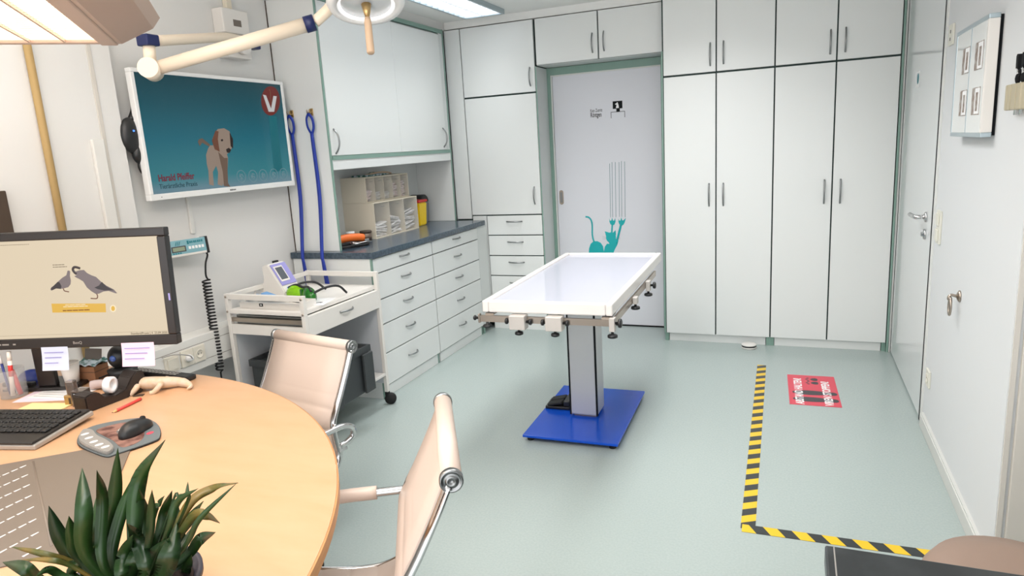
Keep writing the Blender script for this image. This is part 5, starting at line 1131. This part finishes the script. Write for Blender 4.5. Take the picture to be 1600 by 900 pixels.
obj('dog_mark', prism(B(), [(-1.306, 1.774), (-1.282, 1.774), (-1.284, 1.795), (-1.291, 1.818), (-1.297, 1.818), (-1.300, 1.812), (-1.312, 1.808), (-1.311, 1.802), (-1.300, 1.800)], .0004, MS_ @ T(0, 0, .0007)), 'sign_white', t)

# ================================================================ floor markings and small floor things
t = thing('floor_sign', 'red floor sticker asking to keep distance and stop viruses', 'floor sign', (.137, 4.207, .0005), math.radians(2))
obj('sheet', box(B(), (-.135, -.258, 0), (.135, .258, .001)), 'sign_red', t)
MFt = lambda x, y: Matrix(((0, -1, 0, x), (1, 0, 0, y), (0, 0, 1, .0013), (0, 0, 0, 1)))
text('sign_text', 'ABSTAND HALTEN!', .062, 'sign_white', MFt(-.058, -.245), t, sx=.80, bold=.0016)
text('sign_text', 'VIREN STOPPEN!', .062, 'sign_white', MFt(.095, -.245), t, sx=.87, bold=.0016)
for y in (-.165, -.055):
    bm = B(); prism(bm, smooth_poly([(-.115, y), (-.095, y + .025), (-.03, y + .038), (.06, y + .026), (.065, y - .022), (-.03, y - .036), (-.095, y - .022)]), .0005, T(0, 0, .0011)); prism(bm, smooth_poly([(.075, y + .022), (.115, y + .024), (.128, y), (.115, y - .024), (.075, y - .022)]), .0005, T(0, 0, .0011))
    obj('shoe_print', bm, 'shoe_dark', t)
for y in (.12, .185):
    bm = B(); prism(bm, smooth_poly([(-.005, y), (.012, y + .022), (.035, y + .018), (.035, y - .018), (.012, y - .022)]), .0005, T(0, 0, .0011))
    for dx, dy in ((-.018, -.02), (-.026, 0), (-.018, .02)): prism(bm, [(dx + .008 * math.cos(i * PI / 5), y + dy + .007 * math.sin(i * PI / 5)) for i in range(10)], .0005, T(0, 0, .0011))
    obj('paw_print', bm, 'shoe_dark', t)
t = thing('hazard_tape', 'black and yellow striped tape strip leading towards the cupboards', 'tape', (-.149, 3.58, .0003), math.radians(90 + .9), 'floor warning tape')
obj('strip', box(B(), (-1.02, -.0275, 0), (1.04, .0275, .0006)), 'hazard_tape', t)
t = thing('hazard_tape', 'black and yellow striped tape strip running to the right wall', 'tape', (.22 - .0525, 2.567, .0011), math.radians(1.0), 'floor warning tape')
obj('strip', box(B(), (-.375 + .0525, -.0275, 0), (.405 + .0525, .0275, .0006)), 'hazard_tape', t)
t = thing('bait_puck', 'small round white puck with black band in front of the tall cupboards', 'puck', (-.268, 4.995, 0))
obj('base', lathe(B(), [(0, 0), (.048, 0), (.052, .006), (.052, .013), (0, .013)], 30), 'trolley_white', t); obj('band', lathe(B(), [(0, .0131), (.051, .0131), (.051, .024), (0, .024)], 30), 'black_plastic', t); obj('top', lathe(B(), [(0, .0241), (.052, .0241), (.052, .030), (.044, .035), (0, .036)], 30), 'trolley_white', t)

# ================================================================ things on the right wall
t = thing('picture_frame', 'white box frame with four small pictures on the right wall', 'picture', (.645, 3.121, 1.663))
obj('shadow_gap_board', box(B(), (-.0115, -.243, -.2), (-.0003, .243, .2)), 'ink_black', t)  # black back stands in for the shadow gap behind the frame
bm = B()
for a, b in (((-.045, -.254, -.205), (-.0117, .254, -.189)), ((-.045, -.254, .189), (-.0117, .254, .205)), ((-.045, .238, -.1889), (-.0117, .254, .1889))): box(bm, a, b, None, .002)
obj('frame', bm, 'frame_silver', t)
obj('side_board', box(B(), (-.045, -.254, -.1889), (-.0117, -.236, .1889), None, .002), 'trolley_white', t)
gl = obj('mat_board', box(B(), (-.043, -.2359, -.1889), (-.012, .2379, .1889)), 'frame_glass', t)
obj('divider', box(B(), (-.0445, -.009, -.1889), (-.0432, -.003, .1889)), 'frame_silver', t)
for y in (-.141, .063):
    for z in (-.078, .079):
        k = obj('picture_opening', box(B(), (-.0440, y - .059, z - .048), (-.0431, y + .059, z + .048)), 'photo_grey', gl)
        obj('picture', box(B(), (-.0449, y - .056, z - .045), (-.0441, y + .012, z + .045)), 'paper_white', gl)
        obj('picture_motif', box(B(), (-.0455, y - .038, z - .035), (-.0450, y - .006, z + .030)), 'photo_grey', gl)
def wplate(name, label, cat, y, z, w_, h_):
    t = thing(name, label, cat, (.645, y, z)); obj('plate', box(B(), (-.010, -w_ / 2, -h_ / 2), (-.0003, w_ / 2, h_ / 2), None, .002), 'switch_cream', t); return t
t = wplate('light_switch', 'double cream light switch on the right wall near the door', 'switch', 3.705, 1.035, .082, .155)
for z in (-.037, .037): obj('rocker', box(B(), (-.0165, -.028, z - .028), (-.0102, .028, z + .028), None, .002), 'switch_cream', t)
t = wplate('power_socket', 'cream wall socket low on the right wall near the door', 'socket', 3.712, .285, .082, .082)
k = obj('socket_insert', lathe(B(), [(.024, 0), (.024, .002), (.020, .003), (.019, .001), (0, .001)], 24, T(-.0102, 0, 0, 0, -PI / 2)), 'switch_cream', t)
for s in (-1, 1): obj('pin_hole', box(B(), (-.0116, s * .0095 - .003, -.003), (-.0103, s * .0095 + .003, .003)), 'ink_black', k)
t = wplate('thermostat', 'cream control plate high on the wall beside the box frame', 'switch', 3.715, 1.897, .09, .09)
for z in (-.018, .014): obj('indicator', box(B(), (-.0112, -.008, z - .008), (-.0102, .004, z + .006)), 'shoe_dark', t)
t = thing('tether_ring', 'steel hook with hanging ring low on the right wall', 'hook', (.645, 3.202, .815))
obj('rosette', lathe(B(), [(0, .0003), (.024, .0003), (.024, .005), (.012, .012), (0, .013)], 22, T(0, 0, 0, 0, -PI / 2)), 'steel', t)
obj('eye', tube(B(), [(-.012, 0, 0), (-.034, 0, .004), (-.040, 0, -.012), (-.030, 0, -.020)], .006, 10, 5), 'steel', t)
obj('ring', tube(B(), [(-.034, .016 * math.sin(a), -.043 + .036 * math.cos(a)) for a in [i * PI / 12 for i in range(25)]], .0055, 10), 'steel', t)
tag(obj('door_sticker', box(B(), (.6388, 4.52, 1.715), (.6397, 4.63, 1.805)), 'paper_white'), 'small square white sticker with dark emblem on the white door', 'sticker')
em_ = obj('emblem', lathe(B(), [(0, 0), (.030, 0), (.030, .0006), (0, .0006)], 18, T(.6387, 4.57, 1.765, 0, -PI / 2)), 'teal_text', bpy.data.objects['door_sticker'])
t = thing('instrument_holder', 'beige wall rack with slots holding two black instruments at the right edge', 'rack', (.645, 2.575, 1.582))
obj('back', box(B(), (-.008, -.095, -.040), (-.0003, .075, .038), None, .002), 'holder_beige', t)
for y, w_ in ((-.070, .020), (-.020, .024), (.028, .018), (.060, .011)): obj('pocket', box(B(), (-.034, y - w_, -.040), (-.0082, y + w_, .038), None, .004), 'holder_beige', t)
for k, (y, lb) in enumerate(((.003, 'left of two black forceps standing in the beige wall rack'), (-.052, 'right of two black forceps standing in the beige wall rack'))):
    t = thing('forceps', lb, 'forceps', (.622, 2.56 + y, 1.582), 0, 'black forceps in the wall rack')
    obj('shaft', tube(B(), [(0, 0, -.055), (0, 0, .10)], .0045, 8), 'chrome', t)
    bm = ball(B(), (0, 0, .052), (.008, .010, .017), 2); obj('grip', bm, 'ink_black', t)
    obj('head', prism(B(), [(-.010, .082), (.008, .082), (.012, .122), (.004, .116), (-.004, .124), (-.012, .118)], .012, MNX(.006)), 'ink_black', t)
    obj('finger_loop', tube(B(), [(0, -.004, .072), (0, -.016, .078), (0, -.020, .066), (0, -.012, .058)], .003, 8, 4), 'ink_black', t)

# ================================================================ lower right: black counter and taupe stool
t = thing('counter', 'black-topped counter with pale edge line at the lower right', 'counter', (.55, .65, 0))
obj('top', box(B(), (-.478, -.9, .705), (.9, .642, .745), None, .004), 'bench_black', t)
obj('carcass', box(B(), (-.474, -.88, .0), (.9, .62, .7045)), 'bench_black', t)
obj('edge_line', box(B(), (-.464, -.9, .7452), (-.4615, .641, .7458)), 'silver_plastic', t)
t = thing('stool', 'taupe round-topped stool between the black counter and the right wall', 'stool', (.50, 1.72, 0))
bm = lathe(B(), [(0, .40), (.165, .40), (.185, .415), (.19, .45), (.17, .48), (.10, .494), (0, .498)], 40); obj('seat', bm, 'stool_taupe', t)
obj('column', lathe(B(), [(0, .06), (.025, .06), (.025, .3995), (0, .3995)], 16), 'chrome', t)
for k in range(5):
    a = k * 2 * PI / 5 + .3; lg = obj('leg', tube(B(), [(.02 * math.cos(a), .02 * math.sin(a), .08), (.20 * math.cos(a), .20 * math.sin(a), .055)], [.02, .012], 8), 'chrome', t)
    obj('caster', lathe(B(), [(0, -.016), (.024, -.016), (.024, .016), (0, .016)], 14, T(.19 * math.cos(a), .19 * math.sin(a), .0245, PI / 2, 0, a)), 'black_rubber', lg)

# ================================================================ ceiling luminaire
t = thing('ceiling_light', 'white louvred ceiling light near the wall cupboard', 'ceiling light', (-2.195, 4.08, H))
bm = B()
for a, b in (((-.165, -.93, -.035), (.165, -.91, -.0005)), ((-.165, .91, -.035), (.165, .93, -.0005)), ((-.165, -.9099, -.035), (-.148, .9099, -.0005)), ((.148, -.9099, -.035), (.165, .9099, -.0005))): box(bm, a, b)
obj('frame', bm, 'frame_silver', t)
for x in (-.075, .075): obj('diffuser', box(B(), (x - .07, -.909, -.020), (x + .07, .909, -.012)), 'tube_cool', t)
lv = B()
for i in range(22): box(lv, (-.1475, -.88 + i * .0838, -.034), (.1475, -.88 + i * .0838 + .003, -.021))
box(lv, (-.003, -.909, -.034), (.003, .909, -.0205)); obj('louver_blades', lv, 'louver_cool', t)
area('ceiling_light_lamp', (0, 0, -.04), .28, 1.75, 5, (.97, .99, 1), (0, 0, 0), t, 1.7)
